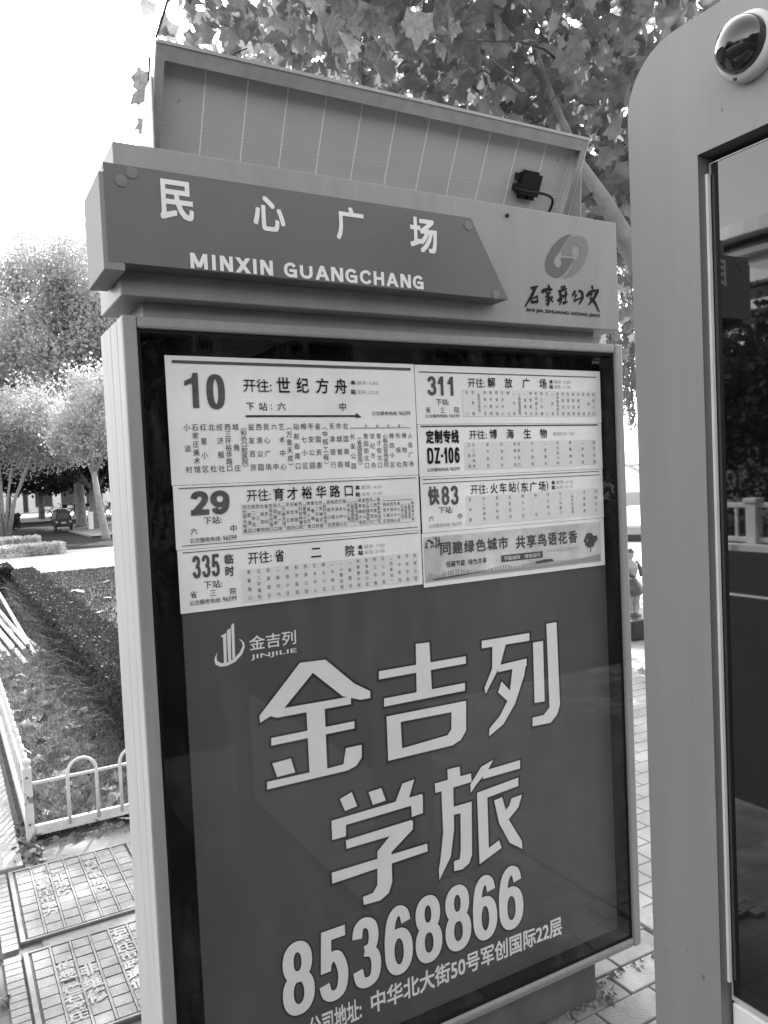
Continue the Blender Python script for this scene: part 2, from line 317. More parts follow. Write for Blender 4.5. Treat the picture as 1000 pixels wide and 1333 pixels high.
# ================================================================ SETTING: ground
def sheet(name, x0, x1, y0, y1, z, m, kind='structure', sub=1):
    mb = MB(); 
    for i in range(sub):
        for j in range(sub):
            a, b = x0+(x1-x0)*i/sub, x0+(x1-x0)*(i+1)/sub; c, d = y0+(y1-y0)*j/sub, y0+(y1-y0)*(j+1)/sub
            mb.add([(a,c,z),(b,c,z),(b,d,z),(a,d,z)], [(0,1,2,3)])
    return mb.build(name, m, kind=kind)
sheet('ground', -300, 300, -300, 400, -.020, 'concrete')
road = sheet('road', -12.6, -2.6, -60, 23.4, -.016, 'asphalt')
sheet('road_marking', -8.15, -8.0, -60, 23, -.012, 'paint')
sheet('crossing_road', -40, 40, 23.4, 52, -.012, 'asphalt')
walk = sheet('walkway', -2.6, -.9, -30, 2.13, -.010, 'pavl')
sheet('pavement', -.9, 5.0, -30, 17, -.012, 'pavr')
sheet('cement_strip', -1.64, -.6, 1.30, 2.42, -.004, 'concrete')
sheet('plaza', -2.6, 30, 16.6, 23.4, -.006, 'plaza')
sheet('forecourt', 5.0, 40, -20, 16.6, -.008, 'pavr')
sheet('tree_shade_ground', -2.6, 30, -30, -3.2, -.006, 'asphalt')  # added dark ground behind the camera, stands in for tree shade in reflections
bed = sheet('planting_bed', -1.62, -.62, 2.36, 13.6, -.001, 'soil')
lawn = sheet('lawn', -.62, 4.4, 4.4, 16.6, -.002, 'lawnsoil')
# granite kerb slabs left of the bed
mb = MB(); mb.box(-2.62, -1.66, 2.10, 22, -.04, -.008); kb = mb.build('kerb', 'mortar', kind='structure')
y = 2.13; first = True
while y < 22:
    d = .40 if first else 1.0
    for x0, x1 in ((-2.60, -2.14), (-2.134, -1.645)):
        MB().bbox(x0, x1, y, y+d-.006, -.03, .012+random.uniform(-.002, .002), .004).build('granite_slab', 'granite', kb)
    y += d; first = False
# paving stones round the foot of the sign
mb = MB(); mb.box(-.92, .39, -1.3, 1.05, -.05, -.008); pb = mb.build('paving', 'mortar', kind='structure')
r_ = 0; y = -1.29
while y < 1.0:
    x = -.9-(r_ % 2)*.07
    while x < .29:
        w_ = .235; x1 = min(x+w_, .29)
        if x1-x > .04:
            MB().bbox(max(x, -.905), x1-.007, y, y+.111, -.03, .003+random.uniform(-.0025, .004), .004).build('paving_stone', random.choice(['slab', 'slab', 'slab2']), pb)
        x += w_
    y += .118; r_ += 1
y = -1.29
while y < 1.0:
    MB().bbox(.297, .38, y, y+.29, -.03, .004+random.uniform(0, .003), .004).build('paving_stone', 'slab2', pb); y += .3

# ================================================================ manhole covers
def cover(y0, y1, label, words):
    t = thing('manhole_cover', label, 'manhole cover', (-1.45, (y0+y1)/2, 0), 'cast covers with a raised grid of plates')
    x0, x1 = -1.715, -1.185
    mb = MB(); mb.box(x0, x1, y0, y1, -.03, .001); mb.build('base_plate', 'covgap', t)
    mb = MB()
    mb.bbox(x0+.002, x0+.020, y0+.002, y1-.002, 0, .010, .002); mb.bbox(x1-.018, x1-.002, y0+.002, y1-.002, 0, .010, .002)
    mb.bbox(x0+.022, x1-.02, y0+.002, y0+.014, 0, .009, .002); mb.bbox(x0+.022, x1-.02, y1-.014, y1-.002, 0, .009, .002)
    mb.build('frame', 'cover', t)
    nx, ny = 7, 9; gx0, gx1 = x0+.024, x1-.022; gy0, gy1 = y0+.018, y1-.018; dx, dy = (gx1-gx0)/nx, (gy1-gy0)/ny
    mb = MB()
    for i in range(1, nx): mb.box(gx0+i*dx-.004, gx0+i*dx+.004, gy0, gy1, 0, .010)
    mb.build('grid_rib', 'cover', t)
    skip = {(c, r) for c, (r0_, r1_, s) in words.items() for r in range(r0_, r1_)}
    for i in range(nx):
        for j in range(ny):
            if (i, ny-1-j) in skip: continue
            MB().bbox(gx0+i*dx+.0055, gx0+(i+1)*dx-.0055, gy0+j*dy+.002, gy0+(j+1)*dy-.003, -.005, .0075+random.uniform(-.001, .0015), .0015).build('plate', 'cover', t)
    for c, (a, b, s) in words.items():
        ya, yb = gy1-b*dy, gy1-a*dy
        MB().bbox(gx0+c*dx+.0055, gx0+(c+1)*dx-.0055, ya+.002, yb-.003, -.005, .004, .001).build('letter_panel', 'cover', t)
        lm = MB(); n = len(s)
        for k, c_ in enumerate(s):
            cy = yb-(k+.5)*(yb-ya)/n
            v, f = glyph(c_, .03)
            for zz in (.0042, .0085):
                lm.add([(gx0+(c+.5)*dx+(p[0]-.5)*dx*.92, cy+(p[1]-.36)*(yb-ya)/n*.95, zz) for p in v], f)
        lm.build('raised_lettering', 'coverlt', t)
    # ribbed cast kerb on its left
    for k in range(15):
        a = y0-.03+k*(y1-y0+.03)/15
        MB().bbox(-1.778, -1.722, a, a+(y1-y0+.03)/15-.003, -.03, .006, .002).build('edge_rib', 'cover', t)
    return t
cover(1.445, 2.095, 'cast metal cover nearer the white railing, partly lit, with raised characters', {1: (2, 7, '石家庄市电力'), 2: (2, 5, '非消防'), 4: (1, 6, '有线电视网')})
cover(.78, 1.37, 'cast metal cover at the bottom edge below the other, with large raised characters', {1: (2, 8, '信息管道石家庄'), 2: (3, 7, '非维修'), 4: (0, 7, '石家庄市政通信')})
cover(.10, .70, 'cast metal cover beside the foot of the sign, outside the left edge', {2: (2, 6, '信息管道')})

# ================================================================ bus stop sign
S = thing('bus_stop_sign', 'tall grey bus stop sign with a solar panel, name board and glazed timetable cabinet', 'bus stop sign', (-.75, .12, 0))
W = 1.51
mb = MB(); mb.bbox(-1.36, -.146, .05, .22, 0.0, .157, .003); base = mb.build('base', 'base', S)
MB().box(-1.355, -.151, .055, .215, -.02, .002).build('foot_plate', 'mortar', base)
# cabinet
mb = MB(); mb.box(-W+.03, -.004, .075, .250, .162, 2.073); mb.build('cabinet', 'frame', S)
# left flank in three white aluminium boards, colour lightened for the sky side
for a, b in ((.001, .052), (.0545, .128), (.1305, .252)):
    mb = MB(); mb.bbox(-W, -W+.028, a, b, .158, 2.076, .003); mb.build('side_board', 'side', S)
MB().prism([(-W-.0006, 1.98), (-W-.0006, 1.88)], 0, 1, 'y') if False else None
mb = MB(); mb.bbox(-.026, 0.0, .001, .252, .158, 2.076, .003); mb.build('side_board', 'frame', S)
# front frame, rounded members
fr = MB()
fr.bbox(-W+.001, -1.479, -.008, .0505, .160, 2.0775, .003); fr.bbox(-.029, .001, -.008, .0505, .160, 2.0775, .006)
fr.bbox(-1.479, -.029, -.007, .0505, 2.050, 2.077, .006); fr.build('front_frame', 'frame', S)
fr = MB(); fr.bbox(-1.479, -.029, -.007, .0505, .171, .188, .005); fr.bbox(-1.479, -.029, .001, .0505, .157, .171, .004); fr.build('front_frame', 'frame', S)
MB().box(-1.478, -.030, .060, .074, .189, 2.049).build('backing', 'black', S)
g = MB(); g.box(-1.4785, -1.4705, .002, .059, .188, 2.05); g.box(-.0375, -.0295, .002, .059, .188, 2.05); g.box(-1.4705, -.0375, .002, .059, .188, .196); g.box(-1.4705, -.0375, .002, .059, 2.042, 2.0495)
g.build('gasket', 'gasket', S)
mb = MB(); mb.add([(-1.4785, .004, .188), (-.0295, .004, .188), (-.0295, .004, 2.0497), (-1.4785, .004, 2.0497)], [(0, 1, 2, 3)]); mb.build('glass', 'glass', S)
Y0 = .05
# black border print with its serial plate
mb = MB(); fit(mb, 'PH03009', -.0725, -.033, 2.048-.0105, 2.048-.0005, Y0); fit(mb, '扫码下载看广告', -.0725, -.033, 2.023, 2.033, Y0, .01); 
mb.build('serial_lettering', 'adtext', S)
# advert
AD = MB().box(-1.400, -.0443, Y0, Y0+.004, .2005, 1.402).build('advert_poster', 'ad', S)
MB().box(-1.390, -.0443, Y0-.0004, Y0, .2015, .332).build('lower_band', 'adband', AD)
GL = {'jin':[[(-1.224,1.122),(-1.109,1.237),(-1.038,1.234),(-1.075,1.206),(-1.154,1.133),(-1.178,1.109),(-1.195,1.116),(-1.223,1.105)],[(-1.038,1.234),(-0.958,1.158),(-0.912,1.13),(-0.913,1.112),(-0.941,1.112),(-0.994,1.131),(-1.075,1.206)],[(-1.174,1.13),(-0.97,1.126),(-0.971,1.106),(-1.178,1.109)],[(-1.098,1.12),(-1.047,1.118),(-1.048,0.951),(-1.098,0.952)],[(-1.196,1.061),(-0.963,1.059),(-0.964,1.04),(-1.197,1.042)],[(-1.197,0.997),(-1.147,0.999),(-1.137,0.961),(-1.186,0.96)],[(-1.213,0.954),(-1.048,0.951),(-1.001,0.952),(-0.992,0.993),(-0.945,0.992),(-0.947,0.958),(-0.964,0.94),(-0.99,0.933),(-1.214,0.935)]],
'ji':[[(-0.764,1.236),(-0.72,1.234),(-0.718,1.093),(-0.768,1.093)],[(-0.883,1.179),(-0.599,1.177),(-0.6,1.156),(-0.884,1.157)],[(-0.871,1.103),(-0.606,1.101),(-0.607,1.079),(-0.872,1.081)],[(-0.866,1.053),(-0.605,1.049),(-0.606,1.025),(-0.823,1.03),(-0.822,0.953),(-0.867,0.932)],[(-0.655,1.05),(-0.605,1.049),(-0.609,0.964),(-0.628,0.941),(-0.658,0.931),(-0.673,0.963),(-0.659,0.977)],[(-0.865,0.955),(-0.673,0.963),(-0.655,0.931),(-0.867,0.932)]],
'lie':[[(-0.541,1.213),(-0.365,1.212),(-0.366,1.189),(-0.542,1.191)],[(-0.504,1.191),(-0.455,1.191),(-0.478,1.132),(-0.535,1.057),(-0.538,1.075),(-0.508,1.127)],[(-0.486,1.133),(-0.379,1.137),(-0.38,1.115),(-0.487,1.113)],[(-0.43,1.135),(-0.379,1.135),(-0.391,1.088),(-0.43,1.008),(-0.476,0.956),(-0.529,0.931),(-0.526,0.953),(-0.487,0.983),(-0.45,1.032)],[(-0.476,1.084),(-0.432,1.036),(-0.454,1.019),(-0.49,1.054)],[(-0.353,1.181),(-0.314,1.181),(-0.316,0.996),(-0.355,0.998)],[(-0.298,1.231),(-0.258,1.231),(-0.256,0.976),(-0.268,0.947),(-0.296,0.926),(-0.366,0.929),(-0.365,0.955),(-0.322,0.955),(-0.298,0.974)]],
'xue':[[(-1.016,0.863),(-0.981,0.873),(-0.967,0.832),(-1.003,0.828)],[(-0.931,0.861),(-0.892,0.863),(-0.88,0.826),(-0.92,0.824)],[(-0.826,0.86),(-0.788,0.863),(-0.81,0.809),(-0.853,0.81)],[(-1.043,0.812),(-0.765,0.817),(-0.763,0.793),(-1.044,0.79)],[(-1.043,0.798),(-1.002,0.797),(-1.004,0.761),(-1.044,0.761)],[(-0.802,0.812),(-0.763,0.812),(-0.765,0.763),(-0.801,0.761)],[(-1.005,0.75),(-0.802,0.753),(-0.8,0.726),(-1.004,0.727)],[(-0.839,0.752),(-0.798,0.749),(-0.8,0.726),(-0.875,0.678),(-0.914,0.68),(-0.913,0.695)],[(-0.913,0.691),(-0.87,0.686),(-0.872,0.599),(-0.884,0.572),(-0.911,0.56),(-0.961,0.563),(-0.963,0.585),(-0.932,0.587),(-0.918,0.604)],[(-1.05,0.676),(-0.756,0.674),(-0.755,0.652),(-1.05,0.647)]],
'lv':[[(-0.678,0.866),(-0.636,0.865),(-0.634,0.815),(-0.678,0.818)],[(-0.722,0.836),(-0.598,0.837),(-0.597,0.812),(-0.721,0.809)],[(-0.701,0.815),(-0.661,0.812),(-0.664,0.69),(-0.679,0.616),(-0.72,0.56),(-0.721,0.589),(-0.714,0.616),(-0.701,0.69)],[(-0.678,0.755),(-0.641,0.755),(-0.6,0.755),(-0.606,0.601),(-0.617,0.579),(-0.641,0.568),(-0.67,0.571),(-0.669,0.599),(-0.649,0.6),(-0.644,0.626),(-0.64,0.731),(-0.679,0.733)],[(-0.561,0.848),(-0.518,0.859),(-0.538,0.833),(-0.582,0.8),(-0.601,0.781),(-0.602,0.805)],[(-0.556,0.834),(-0.419,0.837),(-0.42,0.812),(-0.557,0.811)],[(-0.579,0.776),(-0.428,0.786),(-0.429,0.761),(-0.578,0.751)],[(-0.58,0.773),(-0.544,0.775),(-0.546,0.604),(-0.508,0.617),(-0.5,0.592),(-0.581,0.566)],[(-0.52,0.739),(-0.491,0.742),(-0.471,0.671),(-0.424,0.592),(-0.423,0.568),(-0.469,0.599),(-0.505,0.667)],[(-0.456,0.73),(-0.417,0.732),(-0.432,0.697),(-0.475,0.667),(-0.493,0.69),(-0.466,0.71)]]}
for k_, (key, ps) in enumerate(GL.items()):
    mo, mt_ = MB(), MB()
    for i, p in enumerate(ps):
        poly(mt_, p, Y0-.0022-.00006*i)
        c = np.mean(p, 0); q = []
        n = len(p); P = np.array(p); area = sum(P[j][0]*P[(j+1) % n][1]-P[(j+1) % n][0]*P[j][1] for j in range(n))
        sg = 1 if area > 0 else -1
        for j in range(n):
            e1 = P[j]-P[j-1]; e2 = P[(j+1) % n]-P[j]
            n1 = np.array([e1[1], -e1[0]])/(np.hypot(*e1)+1e-9); n2 = np.array([e2[1], -e2[0]])/(np.hypot(*e2)+1e-9)
            m_ = n1+n2; m_ = m_/(np.hypot(*m_)+1e-9)*min(1.6, 1/max(.5, np.dot(n1, m_/(np.hypot(*m_)+1e-9))))
            q.append(tuple(P[j]+sg*m_*.0065+np.array([.0015, -.001])))
        poly(mo, q, Y0-.0010-.00006*i)
    mo.build('character_outline', 'adout', AD); mt_.build('character', 'adtext', AD)
dx_ = [(-1.200,-1.116),(-1.099,-1.019),(-1.001,-.920),(-.903,-.819),(-.806,-.722),(-.707,-.622),(-.610,-.528),(-.516,-.430)]
for i, (c, (a, b)) in enumerate(zip('85368866', dx_)):
    mo, mt_ = MB(), MB(); heavy(mo, c, a-.005, b+.008, .331, .532, .039, Y0-.0012-.0002*(i % 2), .037); heavy(mt_, c, a-.001, b+.003, .337, .528, .0295, Y0-.0022, .028)
    mo.build('digit_outline', 'adout', AD); mt_.build('digit', 'adtext', AD)
mt_ = MB()
fit(mt_, '公司地址:', -1.135, -.982, .258, .318, Y0-.001, .02)
fit(mt_, '中华北大街50号军创国际22层', -.953, -.280, .258, .318, Y0-.001, .02)
mt_.build('address_lettering', 'adtext', AD)
mt_ = MB()
for p in [[(-1.3106,1.3324),(-1.2965,1.3389),(-1.2988,1.2666),(-1.3057,1.267),(-1.305,1.3282)],[(-1.2945,1.3443),(-1.2845,1.3491),(-1.2876,1.269),(-1.2952,1.2688)],[(-1.2828,1.3556),(-1.2755,1.3607),(-1.2774,1.2769),(-1.284,1.2711)],
 [(-1.3196,1.295),(-1.327,1.2844),(-1.3292,1.2747),(-1.3263,1.2659),(-1.3164,1.2593),(-1.2993,1.2583),(-1.278,1.2651),(-1.2596,1.281),(-1.2517,1.2969),(-1.2528,1.309),(-1.2594,1.3168),(-1.2656,1.3187),(-1.2586,1.3116),(-1.2567,1.3011),(-1.2646,1.2869),(-1.2811,1.2724),(-1.2988,1.2666),(-1.3126,1.2671),(-1.3224,1.2743),(-1.3236,1.2839)]]: poly(mt_, p, Y0-.001)
fit(mt_, '金吉列', -1.240, -1.116, 1.286, 1.322, Y0-.001, .01); fit(mt_, 'JINJILIE', -1.238, -1.116, 1.262, 1.276, Y0-.001, .01)
mt_.build('brand_logo', 'adtext', AD)

# timetable sheets
def sheetp(x0, x1, z0, z1, k):
    return MB().box(x0, x1, Y0-.0034-.0003*k, Y0-.0026-.0003*k, z0, z1).build('timetable_sheet', 'paper', S)
YL = Y0-.0056; YP = Y0-.0050
HOT = '公交服务热线'
def hot(mb, x0, x1, z0, z1, n='96599'):
    fit(mb, HOT+':', x0, x0+(x1-x0)*.66, z0, z1, YL, .005); fit(mb, n, x0+(x1-x0)*.70, x1, z0, z1, YL)
def times(d, l, x0, x1, zt, zb, a, b):
    fit(d, '本', x0, x0+.014, zt-.013, zt, YL, .03); fit(d, '站', x0, x0+.014, zb, zb+.013, YL, .03)
    fit(l, '首车: '+a, x0+.018, x1, zt-.012, zt-.001, YL); fit(l, '末车: '+b, x0+.018, x1, zb+.001, zb+.012, YL)
def lines(mb, x0, x1, z, t): mb.box(x0, x1, YL, YL+.0004, z-t/2, z+t/2)
# route 10
P_ = sheetp(-1.408, -.732, 1.6995, 2.001, 0); d, g_, l = MB(), MB(), MB()
lines(g_, -1.392, -.744, 1.987, .0065)
poly(g_, [(-1.366, 1.931), (-1.366, 1.942), (-1.349, 1.950), (-1.345, 1.962), (-1.333, 1.962), (-1.333, 1.880), (-1.348, 1.880), (-1.348, 1.938)], YL); heavy(g_, '0', -1.314, -1.269, 1.877, 1.960, .0165, YL, .012)
fit(d, '开往:', -1.222, -1.149, 1.919, 1.951, YL, .004)
fit(d, '世', -1.135, -1.100, 1.919, 1.957, YL, .012); fit(d, '纪', -1.082, -1.049, 1.919, 1.957, YL, .012); fit(d, '方', -1.029, -.993, 1.918, 1.957, YL, .012); fit(d, '舟', -.975, -.940, 1.918, 1.957, YL, .012)
times(d, l, -.929, -.848, 1.954, 1.917, '5:50', '23:10')
fit(d, '下', -1.217, -1.197, 1.874, 1.893, YL, .004); fit(d, '站', -1.185, -1.163, 1.874, 1.894, YL, .004); fit(d, ':', -1.1535, -1.1505, 1.876, 1.889, YL); fit(d, '六', -1.136, -1.114, 1.874, 1.895, YL, .004); fit(d, '中', -.965, -.946, 1.873, 1.895, YL, .004)
d.box(-1.220, -.918, YL, YL+.0003, 1.8585, 1.8625); d.add([(-.918, YL, 1.869), (-.918, YL, 1.856), (-.901, YL, 1.857)], [(0, 1, 2)])
hot(d, -.870, -.751, 1.862, 1.873)
c10 = ['小谈村', '石家庄美术馆', '红星小区', '北杜', '经济报社', '西三环裕华路口', '城角庄', '(和协口腔医院)', '益友百货', '西清公园', '民心广场', '六中', '艺术中心', '(万象天成)', '站前街南口', '棉七小区', '平安公园', '省国资委', '(中核工程)', '天津银行', '市城管局', '北国商城']
for i, s in enumerate(c10):
    s = s.replace('(', '︵').replace(')', '︶')
    column(d, s, -1.366+i*.0198, 1.834, 1.735, .0165, YL, .006)
c10b = ['长安公园', '(省国医院)', '青园街北口', '世纪方舟', '育才街北口', '心脑血管病医院', '棉四小区', '市报社', '博物院', '人民广场']
for i, s in enumerate(c10b):
    s = s.replace('(', '︵').replace(')', '︶')
    column(d, s, -.931+i*.0196, 1.807, 1.730, .0155, YL, .006)
lines(d, -.935, -.753, 1.829, .0012)
for i, c in enumerate('夜班停靠'): ch(d, c, -.890+.034*i, 1.834, .008, .008, YL)
d.build('lettering', 'ink', P_); g_.build('route_number', 'inkg', P_); l.build('small_print', 'inkl', P_)
STN = ['河北师大附属', '金谈固小区', '荣盛小区南', '汉庭酒店', '西三环槐安路口', '青春路口', '西二环北口', '北二环西口', '北二环高柱', '西三教', '(西客站)', '世贸城花园', '北宋四院', '省中医院西区', '(新时代商场)', '省农科院', '市信访局', '西苑小区', '友谊合作路口', '友谊公园', '和平医院', '谈固路南口', '益友百货', '西清公园', '人民广场', '北国商城', '艺术中心', '(万象天成)', '站前街口', '棉七小区', '平安公园', '省国资委', '(中核工程)', '河北剧场', '西里小区', '(心脑血管病医院)', '裕华路口', '博物馆', '(省图书馆南)', '市妇幼保健院', '建设大街口', '体育南大街', '(富强小学)']
def cols(mb, n, x0, x1, zt, zb, sx, off=0, lens=None):
    for i in range(n):
        s = STN[(off+i*3) % len(STN)].replace('(', '︵').replace(')', '︶')
        if lens: s = s[:lens[i % len(lens)]]
        column(mb, s, x0+(x1-x0)*i/max(1, n-1), zt, zb, sx, YL, .004)
def tint(P, x0, x1, z0, z1): MB().box(x0, x1, YP, YP+.0002, z0, z1).build('printed_panel', 'paper2', P)
# route 29
P_ = sheetp(-1.406, -.733, 1.548, 1.6985, 1); d, g_, l = MB(), MB(), MB(); tint(P_, -1.243, -.748, 1.573, 1.648)
lines(d, -1.392, -.742, 1.692, .0016); lines(d, -1.392, -.742, 1.557, .0014)
heavy(g_, '2', -1.367, -1.323, 1.627, 1.684, .0155, YL, .013); heavy(g_, '9', -1.319, -1.272, 1.626, 1.683, .0155, YL, .012)
fit(d, '开往:', -1.228, -1.166, 1.652, 1.682, YL, .004)
for c, a in zip('育才裕华路口', (-1.158, -1.121, -1.082, -1.042, -1.003, -.963)): ch(d, c, a+.0135, 1.666, .031, .034, YL, .012)
times(d, l, -.930, -.850, 1.680, 1.649, '6:30', '21:30')
fit(d, '下站:', -1.338, -1.294, 1.604, 1.622, YL, .004); fit(d, '六', -1.371, -1.354, 1.582, 1.598, YL, .002); fit(d, '中', -1.273, -1.258, 1.581, 1.599, YL, .002); hot(d, -1.373, -1.259, 1.562, 1.574)
cols(d, 34, -1.236, -.862, 1.639, 1.581, .0105); cols(d, 9, -.845, -.757, 1.624, 1.580, .0095, 17); lines(d, -.849, -.756, 1.634, .001)
d.build('lettering', 'ink', P_); g_.build('route_number', 'inkg', P_); l.build('small_print', 'inkl', P_)
# route 335
P_ = sheetp(-1.404, -.734, 1.398, 1.547, 2); d, g_, l = MB(), MB(), MB(); tint(P_, -1.252, -.746, 1.408, 1.488)
lines(d, -1.392, -.741, 1.541, .0016)
for c, a in zip('335', (-1.371, -1.348, -1.325)): heavy(g_, c, a, a+.020, 1.478, 1.532, .0072, YL, .0085)
fit(g_, '临', -1.292, -1.270, 1.505, 1.529, YL, .03); fit(g_, '时', -1.292, -1.270, 1.475, 1.501, YL, .03)
fit(d, '开往:', -1.233, -1.172, 1.499, 1.529, YL, .004); fit(d, '省', -1.163, -1.139, 1.498, 1.529, YL, .012); ch(d, '二', -1.051, 1.513, .031, .034, YL, .012); fit(d, '院', -.967, -.941, 1.495, 1.524, YL, .012)
times(d, l, -.930, -.850, 1.523, 1.495, '7:00', '21:00')
fit(d, '下站:', -1.346, -1.301, 1.451, 1.470, YL, .004); fit(d, '省', -1.379, -1.364, 1.432, 1.449, YL); ch(d, '三', -1.3245, 1.439, .017, .018, YL); fit(d, '院', -1.283, -1.267, 1.430, 1.447, YL); hot(d, -1.382, -1.267, 1.415, 1.427)
cols(g_, 20, -1.233, -.757, 1.480, 1.417, .0105, 5, [5, 7, 4, 4, 5, 4]); 
d.build('lettering', 'ink', P_); g_.build('route_number', 'inkg', P_); l.build('small_print', 'inkl', P_)
# route 311
P_ = sheetp(-.730, -.044, 1.838, 2.0, 1); d, g_, l = MB(), MB(), MB(); tint(P_, -.575, -.064, 1.859, 1.936)
lines(d, -.718, -.062, 1.981, .002)
for c, (a, b) in zip('311', ((-.692, -.663), (-.658, -.636), (-.625, -.603))): heavy(g_, c, a, b, 1.917, 1.970, .009, YL, .009)
fit(d, '开往:', -.555, -.495, 1.941, 1.968, YL, .004)
for c, a in zip('解放广场', (-.486, -.424, -.358, -.293)): fit(d, c, a, a+.028, 1.942, 1.971, YL, .012)
times(d, l, -.254, -.170, 1.970, 1.942, '6:20', '21:30')
fit(d, '下站:', -.666, -.623, 1.891, 1.908, YL, .004); fit(d, '省', -.700, -.685, 1.869, 1.886, YL); ch(d, '三', -.645, 1.876, .017, .018, YL); fit(d, '院', -.606, -.589, 1.869, 1.886, YL); hot(d, -.703, -.589, 1.856, 1.865)
cols(g_, 24, -.561, -.077, 1.927, 1.867, .010, 8, [2, 3, 8, 4, 4, 5, 4]); 
d.build('lettering', 'ink', P_); g_.build('route_number', 'inkg', P_); l.build('small_print', 'inkl', P_)
# DZ-106
P_ = sheetp(-.729, -.046, 1.6935, 1.837, 2); d, g_, l = MB(), MB(), MB(); tint(P_, -.576, -.073, 1.708, 1.786)
lines(g_, -.720, -.062, 1.832, .004)
for c, a in zip('定制专线', (-.704, -.676, -.648, -.620)): fit(d, c, a, a+.026, 1.784, 1.822, YL, .035)
for c, (a, b) in zip('DZ-106', ((-.702,-.682), (-.678,-.660), (-.657,-.650), (-.647,-.635), (-.632,-.615), (-.611,-.594))): heavy(d, c, a, b, 1.745 if c == '-' else 1.728, 1.754 if c == '-' else 1.773, .0066, YL, .008)
fit(d, '开往:', -.558, -.497, 1.794, 1.820, YL, .004)
for c, a in zip('博海生物', (-.486, -.424, -.360, -.298)): fit(d, c, a, a+.027, 1.794, 1.822, YL, .012)
fit(l, '首班时间: 7:00', -.246, -.161, 1.801, 1.811, YL); hot(d, -.704, -.595, 1.707, 1.717)
for i, x_ in enumerate((-.561, -.545, -.495, -.445, -.396, -.381, -.330, -.280, -.231, -.180, -.130, -.081)):
    column(g_, STN[(i*5+3) % len(STN)][:(3, 8, 4, 4, 4, 6, 4, 4, 5, 8, 4, 4)[i]].replace('(', '︵').replace(')', '︶'), x_, 1.778, 1.717, .010, YL, .004)
d.build('lettering', 'ink', P_); g_.build('route_number', 'inkg', P_); l.build('small_print', 'inkl', P_)
# fast 83
P_ = sheetp(-.728, -.048, 1.5385, 1.6925, 3); d, g_, l = MB(), MB(), MB(); tint(P_, -.579, -.070, 1.549, 1.633)
lines(d, -.722, -.063, 1.686, .0016); lines(d, -.722, -.063, 1.675, .0016)
fit(g_, '快', -.705, -.668, 1.614, 1.666, YL, .045); heavy(g_, '8', -.661, -.635, 1.612, 1.665, .009, YL, .009); heavy(g_, '3', -.630, -.604, 1.611, 1.665, .009, YL, .009)
fit(d, '开往:', -.561, -.500, 1.637, 1.665, YL, .004)
for c, a in zip('火车站', (-.491, -.458, -.424)): fit(d, c, a, a+.027, 1.636, 1.666, YL, .012)
fit(d, '(', -.392, -.384, 1.634, 1.667, YL); fit(d, ')', -.281, -.273, 1.634, 1.665, YL)
for c, a in zip('东广场', (-.378, -.345, -.311)): fit(d, c, a, a+.027, 1.635, 1.664, YL, .012)
times(d, l, -.260, -.176, 1.665, 1.637, '6:15', '21:15')
fit(d, '下站:', -.673, -.625, 1.589, 1.608, YL, .004); fit(d, '六', -.706, -.690, 1.570, 1.585, YL); fit(d, '中', -.609, -.594, 1.569, 1.586, YL); hot(l, -.707, -.597, 1.551, 1.562)
for i, x_ in enumerate((-.565, -.516, -.469, -.422, -.373, -.324, -.276, -.227, -.179, -.130, -.081)):
    column(g_, STN[(i*7+1) % len(STN)][:(3, 8, 4, 5, 4, 2, 4, 5, 6, 4, 7)[i]].replace('(', '︵').replace(')', '︶'), x_, 1.623, 1.565, .010, YL, .004)
d.build('lettering', 'ink', P_); g_.build('route_number', 'inkg', P_); l.build('small_print', 'inkl', P_)
# banner
P_ = sheetp(-.731, -.050, 1.388, 1.5375, 4); P_.name = 'slogan_banner'; P_['label'] = 'slogan banner with a tree and skyline print'; d, g_, l = MB(), MB(), MB()
MB().box(-.727, -.066, YP, YP+.0002, 1.400, 1.527).build('printed_panel', 'banner', P_)
for i, c in enumerate('同建绿色城市'): fit(g_, c, -.673+i*.0406, -.673+i*.0406+.036, 1.472, 1.508, YL, .03)
for i, c in enumerate('共享鸟语花香'): fit(g_, c, -.406+i*.0411, -.406+i*.0411+.036, 1.468, 1.507, YL, .03)
fit(d, '低碳节能', -.656, -.590, 1.437, 1.454, YL, .01); fit(d, '绿色共享', -.580, -.514, 1.437, 1.453, YL, .01)
g_.box(-.462, -.305, YL, YL+.0002, 1.434, 1.454)
lt = MB(); fit(lt, '节能减排', -.452, -.392, 1.438, 1.450, YL-.0003, .01); fit(lt, '绿色出行', -.375, -.315, 1.438, 1.450, YL-.0003, .01); lt.build('white_lettering', 'plate_text', P_)
rr = random.Random(3)
x_ = -.715
while x_ < -.10:
    h_ = .004+.014*abs(math.sin(x_*23)*math.cos(x_*9))*(1 if x_ < -.43 else .35); l.box(x_, x_+.005, YL+.0001, YL+.0003, 1.412, 1.414+h_); x_ += rr.uniform(.006, .011)
poly(l, [(-.720, 1.403), (-.070, 1.403), (-.070, 1.425), (-.15, 1.418), (-.3, 1.410), (-.5, 1.414), (-.63, 1.409), (-.720, 1.417)], YL)
poly(g_, [(-.70, 1.409), (-.62, 1.413), (-.50, 1.415), (-.60, 1.409), (-.70, 1.405)], YL-.0002); poly(g_, [(-.335, 1.424), (-.30, 1.428), (-.268, 1.427), (-.262, 1.419), (-.33, 1.418)], YL-.0002)
for k in range(70):   # printed tree and leaves
    a, rad = rr.uniform(0, 6.28), rr.uniform(0, 1)**.5; cx, cz = -.110+math.cos(a)*rad*.024, 1.472+math.sin(a)*rad*.020; s_ = rr.uniform(.004, .008)
    poly(g_, [(cx-s_, cz), (cx-.3*s_, cz-s_*.8), (cx+s_, cz-.2*s_), (cx+.5*s_, cz+s_*.7), (cx-.5*s_, cz+s_*.6)], YL-.00003*k)
